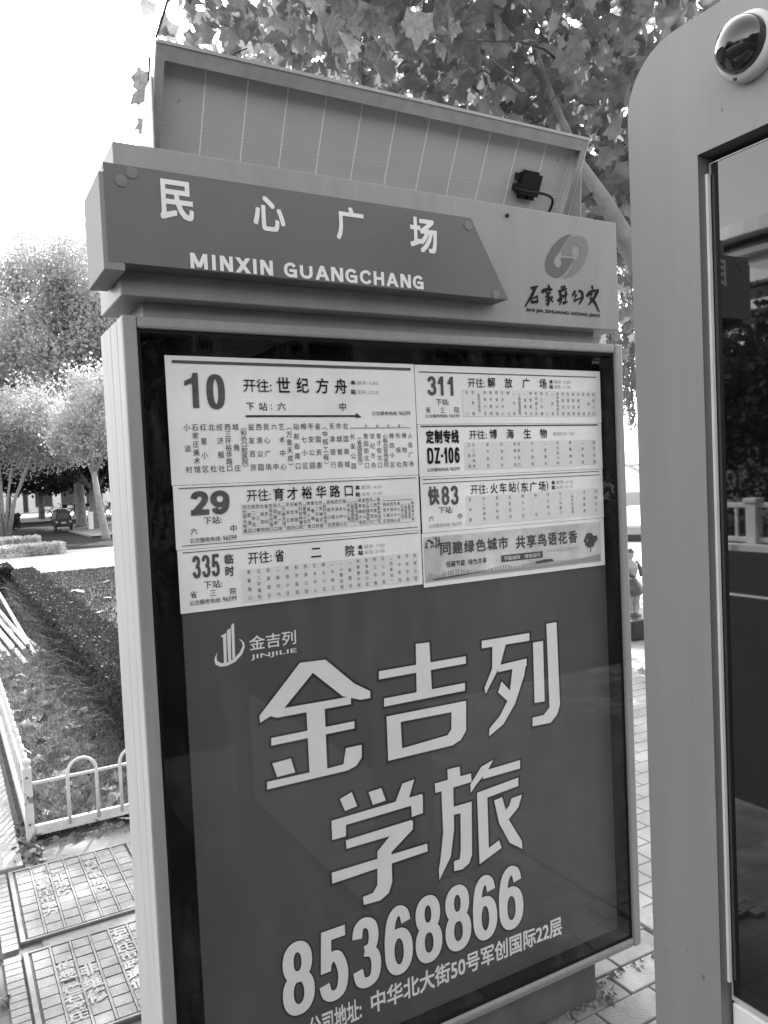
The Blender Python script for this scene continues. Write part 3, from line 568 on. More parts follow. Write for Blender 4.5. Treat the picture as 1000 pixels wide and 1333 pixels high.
g_.box(-.112, -.108, YL, YL+.0002, 1.435, 1.455)
for k in range(34):
    cx, cz = -.722+rr.uniform(0, .05), 1.524-rr.uniform(0, .030); s_ = rr.uniform(.002, .0045)
    poly(g_, [(cx-s_, cz), (cx, cz-s_*1.4), (cx+s_, cz), (cx, cz+s_)], YL-.00003*(k % 7))
for k in range(6): lines(l, -.29, -.17+rr.uniform(-.02, .01), 1.456-.0035*k, .0008) if k < 3 else None
d.build('lettering', 'ink', P_); g_.build('slogan_lettering', 'inkg', P_); l.build('small_print', 'inkl', P_)

# neck and header
MB().box(-1.455, -.082, .03, .21, 2.0775, 2.1145).build('neck', 'frame', S)
hd = MB(); hd.bbox(-1.512, -.027, -.025, .215, 2.115, 2.443, .003); HD = hd.build('header', 'panel', S)
lg = MB(); poly(lg, [(-0.208, 2.388), (-0.228, 2.384), (-0.256, 2.371), (-0.283, 2.348), (-0.306, 2.318), (-0.316, 2.294), (-0.315, 2.274), (-0.302, 2.261), (-0.283, 2.255), (-0.265, 2.257), (-0.247, 2.267), (-0.224, 2.289), (-0.205, 2.313), (-0.207, 2.318), (-0.256, 2.316), (-0.251, 2.302), (-0.255, 2.293), (-0.266, 2.285), (-0.277, 2.288), (-0.283, 2.299), (-0.278, 2.314), (-0.262, 2.327), (-0.25, 2.347), (-0.229, 2.372)], -.0262)
lg.build('emblem', 'logo1', HD)
lg = MB(); poly(lg, [(-0.19, 2.386), (-0.169, 2.386), (-0.151, 2.376), (-0.145, 2.358), (-0.149, 2.337), (-0.164, 2.308), (-0.188, 2.282), (-0.216, 2.265), (-0.252, 2.255), (-0.229, 2.272), (-0.208, 2.297), (-0.2, 2.315), (-0.184, 2.327), (-0.178, 2.341), (-0.182, 2.354), (-0.193, 2.357), (-0.206, 2.351), (-0.212, 2.337), (-0.206, 2.324), (-0.253, 2.324), (-0.248, 2.342), (-0.229, 2.367), (-0.21, 2.38)], -.0262)
lg.build('emblem', 'logo2', HD)
STK = [[(-0.3731, 2.217), (-0.345, 2.2258)], [(-0.3537, 2.2234), (-0.3698, 2.1977), (-0.3967, 2.1632)], [(-0.3701, 2.1911), (-0.3728, 2.1779), (-0.3493, 2.1811), (-0.3499, 2.1959), (-0.3672, 2.1897)], [(-0.3081, 2.232), (-0.3019, 2.2258)], [(-0.3309, 2.2071), (-0.3284, 2.2139), (-0.2999, 2.2227), (-0.2956, 2.2214), (-0.3024, 2.2142)], [(-0.3179, 2.2081), (-0.3004, 2.2111), (-0.3207, 2.1947)], [(-0.3095, 2.2038), (-0.3058, 2.1891), (-0.3131, 2.1737), (-0.3193, 2.1783)], [(-0.3077, 2.1956), (-0.319, 2.1849)], [(-0.3054, 2.1974), (-0.2908, 2.1835)], [(-0.2922, 2.2), (-0.3014, 2.1911)], [(-0.2695, 2.215), (-0.2356, 2.2277)], [(-0.2554, 2.2328), (-0.2538, 2.2196)], [(-0.2442, 2.2354), (-0.2493, 2.2199)], [(-0.2629, 2.2155), (-0.2594, 2.1957), (-0.2669, 2.1768)], [(-0.273, 2.1881), (-0.259, 2.2025)], [(-0.2404, 2.2206), (-0.2442, 2.1868)], [(-0.2546, 2.2028), (-0.2341, 2.211)], [(-0.2555, 2.1826), (-0.2352, 2.1891)], [(-0.2042, 2.2233), (-0.2164, 2.2055)], [(-0.1905, 2.2244), (-0.1746, 2.2222)], [(-0.2002, 2.2135), (-0.2102, 2.1925), (-0.1823, 2.2046)], [(-0.1769, 2.222), (-0.1754, 2.2051), (-0.1901, 2.1837)], [(-0.1366, 2.2439), (-0.1325, 2.2322)], [(-0.1591, 2.2097), (-0.1445, 2.2244), (-0.1089, 2.234)], [(-0.1376, 2.2215), (-0.1451, 2.2107)], [(-0.1235, 2.2243), (-0.1215, 2.2159)], [(-0.1114, 2.2304), (-0.1314, 2.2048), (-0.1533, 2.1845)], [(-0.1453, 2.2073), (-0.1272, 2.1948), (-0.1096, 2.1667)]]
lg = MB()
for k, st in enumerate(STK):
    P = [Vector(p) for p in st]; n = len(P); W_ = [.0047 if i == 0 else (.0050 if i < n-1 else .0020) for i in range(n)]
    Lp, Rp = [], []
    for i in range(n):
        dd = (P[min(i+1, n-1)]-P[max(i-1, 0)]).normalized(); nn = Vector((-dd.y, dd.x)); Lp.append(P[i]+nn*W_[i]); Rp.append(P[i]-nn*W_[i])
    for i in range(n-1): poly(lg, [Rp[i], Rp[i+1], Lp[i+1], Lp[i]], -.0262-.00002*k)
fit(lg, 'SHI JIA ZHUANG GONG JIAO', -.392, -.108, 2.1487, 2.1605, -.0264, .028)
lg.build('calligraphy', 'ink', HD)
MB().lathe([(.005, 0), (.005, -.006), (.003, -.008)], (-.449, -.025, 2.413), 10, 'y').build('bolt', 'plastic', HD)
# name plate
pl = MB(); pl.prism([(-1.547, 2.167), (-.507, 2.162), (-.621, 2.366), (-1.547, 2.369)], -.09, -.0255)
PL = pl.build('name_plate', 'plate', S)
MB().bbox(-1.5565, -1.5135, -.0895, .10, 2.150, 2.350, .002).build('plate_side', 'plateside', PL)
for c, (a, b, z0, z1) in zip('民心广场', ((-1.435, -1.362, 2.267, 2.352), (-1.226, -1.149, 2.268, 2.346), (-1.018, -.943, 2.268, 2.348), (-.812, -.731, 2.261, 2.348))):
    lg = MB(); fit(lg, c, a, b, z0, z1, -.0912, .022); lg.build('character', 'plate_text', PL)
lg = MB()
[heavy(lg, c, a, b, 2.1680, 2.2015, .0082 if c != 'I' else min(.0082, b-a), -.0912, .0068) for c, a, b in (('M',-1.3757,-1.3376),('I',-1.3275,-1.3193),('N',-1.3095,-1.2800),('X',-1.2735,-1.2391),('I',-1.2325,-1.2243),('N',-1.2155,-1.1850),
 ('G',-1.1581,-1.1257),('U',-1.1181,-1.0859),('A',-1.0787,-1.0433),('N',-1.0377,-1.0058),('G',-1.0001,-0.9675),('C',-0.9608,-0.9280),('H',-0.9224,-0.8930),('A',-0.8869,-0.8524),('N',-0.8462,-0.8157),('G',-0.8100,-0.7782))]
lg.build('lettering', 'plate_text', PL)
for cx, cz in ((-1.512, 2.335), (-1.490, 2.355), (-.632, 2.345), (-.550, 2.172)):
    MB().lathe([(.0125, 0), (.0125, -.0012), (.008, -.0016)], (cx, -.0905, cz), 18, 'y').build('screw_cap', 'logo2', PL)

# solar panel (its underside faces the viewer)
PT, PBt = Vector((0, -.002, 2.690)), Vector((0, .165, 2.375))
dv = (PBt-PT); LV = dv.length; dv.normalize(); nw = Vector((0, -dv.z, dv.y)); nw = Vector((0, -abs(dv.z), -abs(dv.y)))  # towards the viewer, downwards
def pp(u, v_, w_): return (u, PT.y+dv.y*v_+nw.y*w_, PT.z+dv.z*v_+nw.z*w_)
def pbox(mb, u0, u1, v0, v1, w0, w1):
    c = [pp(u, v_, w_) for w_ in (w0, w1) for (u, v_) in ((u0, v0), (u1, v0), (u1, v1), (u0, v1))]
    return mb.add(c, [(0,1,2,3),(7,6,5,4),(0,4,5,1),(1,5,6,2),(2,6,7,3),(3,7,4,0)])
SPo = MB(); u0, u1 = -1.400, -.100
pbox(SPo, u0+.002, u1-.002, .002, LV, -.040, -.036); SP = SPo.build('solar_panel', 'cellline', S)
for q_ in ((u0, u0+.003, 0, LV, -.041, .0), (u1-.003, u1, 0, LV, -.041, .0), (u0+.003, u1-.003, -.004, .003, -.041, .002)):
    fm = MB(); pbox(fm, *q_); fm.build('panel_frame', 'alul', SP)  # bright metal carries the sunlit edge highlight along the panel top
for q_ in ((u0+.003, u1-.003, .003, .036, -.003, -.0005), (u0+.003, u0+.022, .036, LV, -.003, -.0005), (u1-.022, u1-.003, .036, LV, -.003, -.0005)):
    fm = MB(); pbox(fm, *q_); fm.build('frame_flange', 'alu', SP)
for q_ in ((u0+.024, u0+.029, .003, LV, -.0358, -.030), (u1-.029, u1-.024, .003, LV, -.0358, -.030)):
    fm = MB(); pbox(fm, *q_); fm.build('edge_seal', 'alul', SP)
rows = [.004, .165, .178, LV]
for i in range(12):
    a = u0+.024+i*(u1-u0-.048)/12; b = a+(u1-u0-.048)/12
    for r0_, r1_ in ((.004, .1672), (.1680, .1757), (.1765, LV)):
        m2 = MB(); pbox(m2, a+.0016, b-.0016, r0_, r1_, -.0362, -.0356); m2.build('solar_cell', 'cell', SP)
br = MB(); br.prism([(.055, 2.44), (.235, 2.44), (.10, 2.63), (.04, 2.63)], u0-.001, u0-.004, 'x'); br.build('bracket', 'alu', S)
br = MB(); br.prism([(.055, 2.44), (.235, 2.44), (.10, 2.63), (.04, 2.63)], u1+.001, u1+.004, 'x'); br.build('bracket', 'alu', S)
jb = MB()
c_ = [pp(u, v_, 0) for u, v_ in ((0, 0),)]
def pb2(u0, u1, v0, v1, w0, w1): pbox(jb, u0, u1, v0, v1, w0, w1)
pb2(-.302, -.228, .124, .186, -.034, -.014); pb2(-.292, -.238, .117, .124, -.034, -.020); pb2(-.292, -.268, .186, .198, -.034, -.020); pb2(-.258, -.236, .186, .198, -.034, -.020); pb2(-.318, -.300, .128, .145, -.034, -.020); pb2(-.318, -.300, .158, .178, -.034, -.014)
jb.build('junction_box', 'plastic', SP)
cb = MB(); pts = [Vector(pp(-.318, .168, -.016)), Vector(pp(-.325, .170, .010)), Vector(pp(-.300, .172, .022)), Vector(pp(-.245, .170, .025)), Vector(pp(-.200, .178, .018)), Vector(pp(-.182, .200, .006)), Vector(pp(-.180, .235, -.006)), Vector(pp(-.186, .28, -.01))]
cr = []
for i in range(len(pts)-1):
    p0, p1, p2, p3 = pts[max(i-1, 0)], pts[i], pts[i+1], pts[min(i+2, len(pts)-1)]
    for t in np.linspace(0, 1, 5)[:-1]: cr.append(.5*((2*p1)+(-p0+p2)*t+(2*p0-5*p1+4*p2-p3)*t*t+(-p0+3*p1-3*p2+p3)*t**3))
cb.tube(cr, .0042, 7); cb.build('cable', 'plastic', SP, smooth=True)

# ================================================================ kiosk with dark glass
K = thing('display_kiosk', 'big rounded grey kiosk frame with dark reflecting glass at the right edge', 'kiosk', (-.5, -1.45, 0))
kx, kb_ = -.55, -.40; ya, yb = -.568, -2.35; zt = 2.558; rr_ = .125
def arc(cy, cz, a0, a1, r, n=10): return [(cy+r*math.cos(a0+(a1-a0)*i/n), cz+r*math.sin(a0+(a1-a0)*i/n)) for i in range(n+1)]
# outer outline (y,z): start bottom near ya, up, round, across, round, down
out = [(ya, 0.0)]+arc(ya-rr_, zt-rr_, 0, math.pi/2, rr_)+arc(yb+rr_, zt-rr_, math.pi/2, math.pi, rr_)+[(yb, 0.0)]
iy0, iy1, iz0, iz1 = -.742, -2.16, 0.02, 2.297
inn = [(iy0, iz0), (iy0, iz1), (iy1, iz1), (iy1, iz0)]
fr = MB()
def ring_face(x):   # front face split in quads by matching outline to the opening
    o = out; pts = []
    col_l = [p for p in o if p[0] >= ya-rr_-1e-6]; col_r = [p for p in o if p[0] <= yb+rr_+1e-6]
    L_ = [(iy0, 0.0), (iy0, iz1)]
    fs = []
    fs.append([(ya, 0.0)]+[p for p in col_l[1:]]+[(iy0, zt), (iy0, iz1), (iy0, 0.0)])
    fs.append([(iy0, iz1), (iy0, zt), (iy1, zt), (iy1, iz1)])
    fs.append([(iy1, 0.0), (iy1, iz1), (iy1, zt)]+[p for p in col_r if p[0] < iy1 or p[1] < zt-.001])
    return fs
for f in ring_face(0): fr.add([(kx, p[0], p[1]) for p in f], [tuple(range(len(f)))])
n = len(out)
fr.add([(kx, p[0], p[1]) for p in out]+[(kb_, p[0], p[1]) for p in out], [(i, i+1, i+1+n, i+n) for i in range(n-1)])
fr.add([(kb_, p[0], p[1]) for p in out], [tuple(range(n))])
fr.build('frame', 'kiosk', K, smooth=False)
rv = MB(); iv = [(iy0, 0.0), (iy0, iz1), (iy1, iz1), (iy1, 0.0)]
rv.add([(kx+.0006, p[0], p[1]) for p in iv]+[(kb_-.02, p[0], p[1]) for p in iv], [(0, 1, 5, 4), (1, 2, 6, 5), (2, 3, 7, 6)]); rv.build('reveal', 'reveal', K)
gx = -.520
MB().box(gx, gx+.02, iy1+.01, -.7485, .600, 2.281).build('glass_panel', 'darkglass', K)
ed = MB(); ed.box(gx-.002, gx+.018, -.7480, -.7462, .598, 2.283); ed.box(gx-.002, gx+.018, iy1+.01, -.7485, 2.2815, 2.2835); ed.box(gx-.003, gx+.018, iy1+.01, -.7465, .592, .5995); ed.build('glass_edge', 'alul', K)
MB().box(gx-.010, gx+.01, -.7480, -.7424, .630, 2.262).build('hinge_strip', 'white', K)
sl_ = MB(); sl_.bbox(gx-.004, gx+.03, iy1+.005, -.7465, .03, .588, .006); sl_.build('lower_panel', 'white', K)
MB().box(kx+.01, kb_, ya-.02, yb+.02, -.004, .01).build('foot_plate', 'mortar', K)
# dome camera
D = thing('security_camera', 'white dome camera with smoked half ball on the kiosk frame', 'security camera', (-.55, -.865, 2.443))
dc = (-.55, -.866, 2.441)
MB().lathe([(.055, 0), (.0585, -.004), (.0585, -.020), (.055, -.027), (.049, -.030)], dc, 36, 'x').build('housing', 'whiteplastic', D, smooth=True)
MB().lathe([(.0488, -.030)]+[(.0488*math.cos(t), -.030-.042*math.sin(t)) for t in np.linspace(.05, 1.5, 10)], dc, 36, 'x').build('dome', 'dome', D, smooth=True)
for a in (-1.25, .85, 2.9): MB().lathe([(.004, 0), (.004, -.0015)], (dc[0]-.0265, dc[1]+.0545*math.cos(a), dc[2]+.0545*math.sin(a)), 8, 'x').build('screw', 'plastic', D)
# scuffs on the kiosk paint
for k, (cy_, cz_, s_) in enumerate(((-.700, .622, .007), (-.605, .63, .0045), (-.662, .66, .0035), (-.60, 1.62, .003), (-.69, 1.21, .003), (-.80, 2.36, .003), (-.655, .95, .0025))):
    rr_k = random.Random(k); m_ = MB(); m_.add([(kx-.0009, cy_+s_*.7*math.cos(a)*rr_k.uniform(.4, 1), cz_+s_*1.3*math.sin(a)*rr_k.uniform(.4, 1)) for a in np.linspace(6.28, .7, 8)], [tuple(range(8))]); m_.build('scuff_mark', 'reveal', K)
#@@PART2
# ================================================================ low white railing round the bed
def railing(axis, label):
    x0, y0 = -1.59, 2.37
    t = thing('low_railing', label, 'railing', (x0, y0, 0), 'white hooped railings round the planting bed')
    L_ = 2.4 if axis == 'x' else 9.4
    def q(a, off, z): return (x0+a, y0+off, z) if axis == 'x' else (x0+off, y0+a, z)
    def bar(a0, a1, h, zz0, zz1, name):
        m_ = MB()
        if axis == 'x': m_.bbox(x0+a0, x0+a1, y0-h, y0+h, zz0, zz1, .003)
        else: m_.bbox(x0-h, x0+h, y0+a0, y0+a1, zz0, zz1, .003)
        m_.build(name, 'rail', t)
    bar(.022, L_, .007, .285, .299, 'top_rail'); bar(.022, L_, .013, .035, .085, 'bottom_rail')
    a = .18; hoop = None; step = .25 if axis == 'x' else .16
    while a < L_-.2:
        m_ = MB(); w_ = .068 if axis == 'x' else .045
        pts = [q(a, .0 if axis == 'x' else 0, .06)]+[q(a, 0, .29)]+[q(a+w_-w_*math.cos(t), 0, .305+.070*math.sin(t)) for t in np.linspace(0, math.pi, 10)]+[q(a+2*w_, 0, .29), q(a+2*w_, 0, .06)]
        m_.tube([(p[0]+(0 if axis == 'x' else .012), p[1]-(.012 if axis == 'x' else 0), p[2]) for p in pts], .0085, 8); m_.build('hoop', 'rail', t, smooth=True); a += step
    pa = [0] if axis == 'x' else [2.4, 4.8, 7.2, 9.4]
    if axis == 'x': pa += [2.4]
    for a in pa:
        m_ = MB(); c = q(a, 0, 0); m_.bbox(c[0]-.020, c[0]+.020, c[1]-.020, c[1]+.020, -.02, .375, .003); p_ = m_.build('post', 'rail', t)
        MB().lathe([(.020, 0), (.012, .006), (.018, .014), (.021, .026), (.017, .038), (.006, .046)], (c[0], c[1], .375), 14).build('post_cap', 'rail', p_, smooth=True)
        for zz in (.10, .235, .33): MB().lathe([(.0065, 0), (.0065, -.002)], (c[0]+random.uniform(-.006, .006), c[1]-.020, zz), 8, 'y').build('rust_spot', 'rust', p_)
    return t
railing('x', 'low white hooped railing with chipped paint facing the covers at the front of the bed')
railing('y', 'low white railing running away beside the pale granite kerb')

# ================================================================ grass, hedge, leaves
def blades(n, x0, x1, y0, y1, hmin, hmax, w_, m, name, dens=None, z=0):
    x = RNG.uniform(x0, x1, n); 
    y = y0+(y1-y0)*RNG.uniform(0, 1, n)**(dens or 1)
    a = RNG.uniform(0, 2*np.pi, n); h = RNG.uniform(hmin, hmax, n); lean = RNG.uniform(.2, 1.3, n)*h; b = a+RNG.uniform(-.5, .5, n)
    d = np.stack([np.cos(a), np.sin(a), 0*a], 1); s = np.stack([-np.sin(b), np.cos(b), 0*a], 1)*(w_*RNG.uniform(.6, 1.3, n))[:, None]
    P = np.stack([x, y, 0*x+z], 1); up = np.array([0, 0, 1.])
    v0, v1 = P-s, P+s; m1 = P+d*(lean*.35)[:, None]+up*(h*.65)[:, None]; v2, v3 = m1+s*.8, m1-s*.8; tip = P+d*lean[:, None]+up*(h*RNG.uniform(.55, 1, n))[:, None]
    V = np.stack([v0, v1, v2, v3, tip], 1).reshape(-1, 3); i = np.arange(n)[:, None]*5
    F = np.concatenate([i+np.array([0, 1, 2]), i+np.array([0, 2, 3]), i+np.array([3, 2, 4])])
    return place(name, arrmesh(name, V, F, m), kind='stuff')
def gtag(o, label, cat): o['label'] = label; o['category'] = cat
gtag(blades(16000, -1.56, -.62, 2.41, 6.6, .04, .12, .0022, 'grass', 'grass', 1.3), 'dark tangled grass growing in the planting bed', 'grass')
gtag(blades(7000, -1.56, -.62, 2.41, 7.0, .03, .09, .002, 'grass2', 'dry_grass', 1.2), 'dry pale grass blades among the green in the bed', 'grass')
gtag(blades(15000, -1.56, -.62, 6.4, 13.6, .04, .13, .005, 'grass', 'grass', 1.0), 'darker grass at the far end of the planting bed', 'grass')
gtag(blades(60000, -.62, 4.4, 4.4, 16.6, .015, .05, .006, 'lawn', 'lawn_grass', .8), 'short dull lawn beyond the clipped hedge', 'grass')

def leafcloud(n, C, Rr, size, m, flat=.0, parts=None, shell=.55, clump=None):
    """n leaves spread through ellipsoids: C list of centres, Rr list of radii"""
    C = np.array(C, float); Rr = np.array(Rr, float); vol = np.prod(Rr, 1)**.75; k = RNG.choice(len(C), n, p=vol/vol.sum())
    if clump:
        nc = clump; kc = RNG.choice(len(C), nc, p=vol/vol.sum()); u = RNG.normal(size=(nc, 3)); u /= np.linalg.norm(u, axis=1)[:, None]
        cc = C[kc]+u*Rr[kc]*(RNG.uniform(shell, 1, nc)**.6)[:, None]; j = RNG.integers(0, nc, n)
        P = cc[j]+RNG.normal(size=(n, 3))*(Rr[kc[j]]*.13+.05)
    else:
        u = RNG.normal(size=(n, 3)); u /= np.linalg.norm(u, axis=1)[:, None]
        P = C[k]+u*Rr[k]*(RNG.uniform(shell**3, 1, n)**(1/3))[:, None]
    return P
def quads(P, size, m, name, droop=0.0):
    n = len(P); a = RNG.normal(size=(n, 3)); a[:, 2] -= droop; a /= np.linalg.norm(a, axis=1)[:, None]; b = RNG.normal(size=(n, 3)); b -= (a*b).sum(1)[:, None]*a; b /= np.linalg.norm(b, axis=1)[:, None]
    s = (size*RNG.uniform(.6, 1.25, n))[:, None]; nn = np.cross(a, b)
    V = np.stack([P, P+a*s*.5+b*s*.36+nn*s*.08, P+a*s, P+a*s*.5-b*s*.36+nn*s*.08], 1).reshape(-1, 3); i = np.arange(n)[:, None]*4
    return arrmesh(name, V, i+np.array([0, 1, 2, 3]), m)
# clipped hedge along the bed
def hedge(name, label, boxes, n, size, m, grp=None):
    Ps = []; vol = [abs((b[1]-b[0])*(b[3]-b[2]))**.5*(b[5]) + (b[1]-b[0])*(b[3]-b[2]) for b in boxes]; tv = sum(vol)
    t = thing(name, label, 'hedge', ((boxes[0][0]+boxes[0][1])/2, boxes[0][2], 0), grp)
    for b, v_ in zip(boxes, vol):
        k = int(n*v_/tv); q = RNG.uniform(0, 1, (k, 3)); f = RNG.integers(0, 6, k)
        q[f == 0, 0] = RNG.uniform(0, .25, (f == 0).sum()); q[f == 1, 0] = RNG.uniform(.8, 1, (f == 1).sum()); q[(f == 2) | (f == 3), 2] = RNG.uniform(.8, 1.05, ((f == 2) | (f == 3)).sum())
        q[f == 4, 1] = RNG.uniform(0, .05, (f == 4).sum())
        Ps.append(np.stack([b[0]+q[:, 0]*(b[1]-b[0]), b[2]+q[:, 1]*(b[3]-b[2]), .02+q[:, 2]*b[5]], 1))
    P = np.concatenate(Ps); place('foliage', quads(P, size, m, 'foliage', -.9), None, 'stuff').parent = t
    bpy.data.objects[-1] if False else None
    t.children[0].matrix_parent_inverse = Matrix.Translation(-t.location)
    tw = MB()
    for b in boxes:
        for k in range(int((b[3]-b[2])*9)+8):
            x_, y_ = random.uniform(b[0]+.03, b[1]-.03), random.uniform(b[2], b[3]); tw.tube([(x_, y_, 0), (x_+random.uniform(-.05, .05), y_+random.uniform(-.05, .05), b[5]*.9)], .004, 4)
    tw.build('stem', 'twig', t, kind='stuff')
    return t
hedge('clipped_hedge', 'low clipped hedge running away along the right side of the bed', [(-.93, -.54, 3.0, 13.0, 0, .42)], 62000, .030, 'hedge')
hedge('clipped_hedge', 'short dark square cut hedge block at the far end of the bed', [(-1.62, -.90, 12.5, 13.3, 0, .48)], 14000, .045, 'hedge')
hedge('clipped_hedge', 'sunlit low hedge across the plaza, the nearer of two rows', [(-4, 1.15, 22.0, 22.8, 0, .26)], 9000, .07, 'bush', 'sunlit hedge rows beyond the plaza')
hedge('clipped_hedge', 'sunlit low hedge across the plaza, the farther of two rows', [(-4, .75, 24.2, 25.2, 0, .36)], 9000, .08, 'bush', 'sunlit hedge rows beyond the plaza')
hedge('clipped_hedge', 'dark hedge strip far away at the left of the road', [(-6, 1.6, 41.5, 43, 0, .7)], 9000, .12, 'fard')

hedge('clipped_hedge', 'dark hedge behind the concrete balustrade across the road', [(-15.2, -14.2, -4, 27, 0, 2.7)], 34000, .17, 'fard')
hedge('clipped_hedge', 'added tall dark hedge behind the camera that darkens the glass reflection', [(-16, 18, -9.4, -8.6, 0, 2.1)], 22000, .16, 'fard')  # hedge added behind the camera to block bright ground from the cabinet glass
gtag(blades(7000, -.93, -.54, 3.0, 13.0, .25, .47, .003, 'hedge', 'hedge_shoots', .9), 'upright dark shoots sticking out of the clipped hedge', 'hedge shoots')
# lobed plane-tree leaf
LOBE = [(0, -.04), (.16, -.02), (.40, -.08), (.38, .14), (.56, .40), (.36, .46), (.34, .66), (.20, .66), (.02, 1.0), (-.16, .68), (-.32, .70), (-.36, .48), (-.55, .42), (-.40, .15), (-.42, -.10), (-.16, 0)]
def leaf_geo(curl=.25, seed=0):
    rr = random.Random(seed); pts = []
    for x_, y_ in LOBE:
        z_ = -curl*(x_*x_)*1.6-curl*.6*(y_-.3)**2+rr.uniform(-.05, .05)
        pts.append((x_*1.05*rr.uniform(.9, 1.1), y_*rr.uniform(.92, 1.08), z_))
    v = [(0, .30, .03)]+pts; n = len(pts); f = [(0, i+1, (i+1) % n+1) for i in range(n)]
    return np.array(v), np.array(f)
LG = [leaf_geo(c, s) for s, c in enumerate((.15, .3, .5, -.2, .6))]
def rotm(n, hang):
    """random leaf frames: y axis (blade) hanging mostly down"""
    a = RNG.normal(size=(n, 3))*(1-hang)+np.array([0, 0, -1.3*hang]); a /= np.linalg.norm(a, axis=1)[:, None]
    b = RNG.normal(size=(n, 3)); b -= (a*b).sum(1)[:, None]*a; b /= np.linalg.norm(b, axis=1)[:, None]; c = np.cross(b, a)
    return np.stack([b, a, c], 2)
def leaves_joined(P, size, hang, m, name):
    Vs, Fs = [], []; off = 0; g = RNG.integers(0, len(LG), len(P)); Rm = rotm(len(P), hang); s = size*RNG.uniform(.6, 1.2, len(P))
    for q, (v, f) in enumerate(LG):
        idx = np.where(g == q)[0]
        if not len(idx): continue
        V = np.einsum('nij,kj->nki', Rm[idx], v)*s[idx][:, None, None]+P[idx][:, None, :]
        Vs.append(V.reshape(-1, 3)); Fs.append((np.arange(len(idx))[:, None, None]*len(v)+f[None]).reshape(-1, 3)+off); off += len(idx)*len(v)
    return arrmesh(name, np.concatenate(Vs), np.concatenate(Fs), m)
leaf_me = {}
for m in ('leaf', 'leaf2', 'fall', 'fall2'):
    leaf_me[m] = [arrmesh('leaf', v, f, m) for v, f in LG]

# fallen leaves: the larger ones are objects of their own
spots = [(-1.44, 2.62, .13), (-1.15, 2.72, .12), (-1.30, 3.02, .12), (-1.02, 2.55, .11), (-1.28, 2.52, .12), (-1.06, 2.33, .09), (-1.12, 2.34, .09), (-1.36, 3.45, .16), (-1.22, 3.50, .12), (-1.17, 4.15, .17), (-1.32, 4.55, .13), (-1.10, 4.62, .13), (-1.46, 4.4, .13), (-1.24, 5.1, .16), (-1.30, 5.6, .14), (-1.05, 5.2, .12), (-1.45, 5.3, .10), (-1.38, 6.2, .14), (-1.15, 6.0, .12), (-1.02, 6.6, .14), (-1.36, 2.9, .12), (-1.48, 3.1, .11), (-1.08, 3.2, .12), (-1.20, 2.60, .12), (-1.38, 2.50, .11), (-1.10, 2.47, .10), (-1.26, 2.70, .12)]
for i, (x_, y_, s_) in enumerate(spots):
    m = random.choice(['fall', 'fall', 'fall2']); o = place('fallen_leaf', random.choice(leaf_me[m])); o.location = (x_, y_, .03 if y_ > 2.4 else .02); o.scale = (s_*.82,)*3
    o.rotation_euler = (random.uniform(-.5, .5), random.uniform(-.5, .5), random.uniform(0, 6.28))
    if y_ < 2.4: tag(o, 'dry curled leaf lying on the cement just outside the white railing', 'fallen leaf', 'leaves on the cement')
    elif y_ < 2.8: tag(o, 'dry leaf caught in the grass right behind the front railing hoops', 'fallen leaf', 'leaves behind the front railing')
    elif y_ < 4: tag(o, 'dry pale leaf on the grass in the near part of the bed', 'fallen leaf', 'leaves on the near bed')
    else: tag(o, 'dry pale leaf on the grass toward the bamboo pile', 'fallen leaf', 'leaves on the far bed')
for x_, y_, s_ in ((.05, 12.3, .22), (.35, 11.0, .16), (-.05, 9.6, .15), (.75, 13.4, .15), (.9, 11.2, .18)):
    o = place('fallen_leaf', random.choice(leaf_me['fall2'])); o.location = (x_, y_, .05); o.scale = (s_,)*3; o.rotation_euler = (random.uniform(-.4, .4), .2, random.uniform(0, 6)); tag(o, 'large pale leaf lying on the dull lawn beyond the hedge', 'fallen leaf', 'leaves on the lawn')
n = 420; P = np.stack([RNG.uniform(-1.56, -.9, n), 2.42+RNG.uniform(0, 1, n)**1.8*6, RNG.uniform(.01, .05, n)], 1)
o = place('leaf_litter', leaves_joined(P, .075, .05, 'fall2', 'leaf_litter'), None, 'stuff'); gtag(o, 'small dry leaf litter spread over the planting bed', 'leaf litter')
P = np.concatenate([np.stack([-1.605+RNG.normal(size=150)*.02, 2.12+RNG.uniform(0, .5, 150), RNG.uniform(.0, .02, 150)], 1), np.stack([RNG.uniform(-2.1, -1.79, 120), RNG.uniform(.6, 1.9, 120), RNG.uniform(0, .02, 120)], 1), np.stack([RNG.uniform(-1.6, -1.0, 60), 2.30+RNG.normal(size=60)*.03, RNG.uniform(0, .01, 60)], 1)])
o = place('leaf_litter', leaves_joined(P, .035, .05, 'fall2', 'leaf_litter'), None, 'stuff'); gtag(o, 'broken leaf crumbs gathered in the joints by the kerb and railing', 'leaf litter')
n = 160; P = np.stack([RNG.uniform(-1.54, -.95, n), 2.44+RNG.uniform(0, 1, n)**1.1*6, RNG.uniform(.02, .06, n)], 1)
o = place('leaf_litter', leaves_joined(P, .07, .05, 'fall2', 'leaf_litter'), None, 'stuff'); gtag(o, 'paler dry leaves scattered through the grass of the bed', 'leaf litter')
n = 260; P = np.concatenate([np.stack([RNG.uniform(-1.4, -.1, n), .045-RNG.gamma(1.2, .012, n), RNG.uniform(.003, .01, n)], 1), np.stack([-.146+RNG.gamma(1.2, .018, 90), RNG.uniform(.0, .24, 90), RNG.uniform(.003, .01, 90)], 1), np.stack([RNG.uniform(-.15, .3, 90), .1+RNG.normal(size=90)*.008, RNG.uniform(.003, .008, 90)], 1)])
o = place('crumbs', leaves_joined(P, .016, .05, 'fall2', 'crumbs'), None, 'stuff'); gtag(o, 'dirt and leaf crumbs along the foot of the sign', 'crumbs')
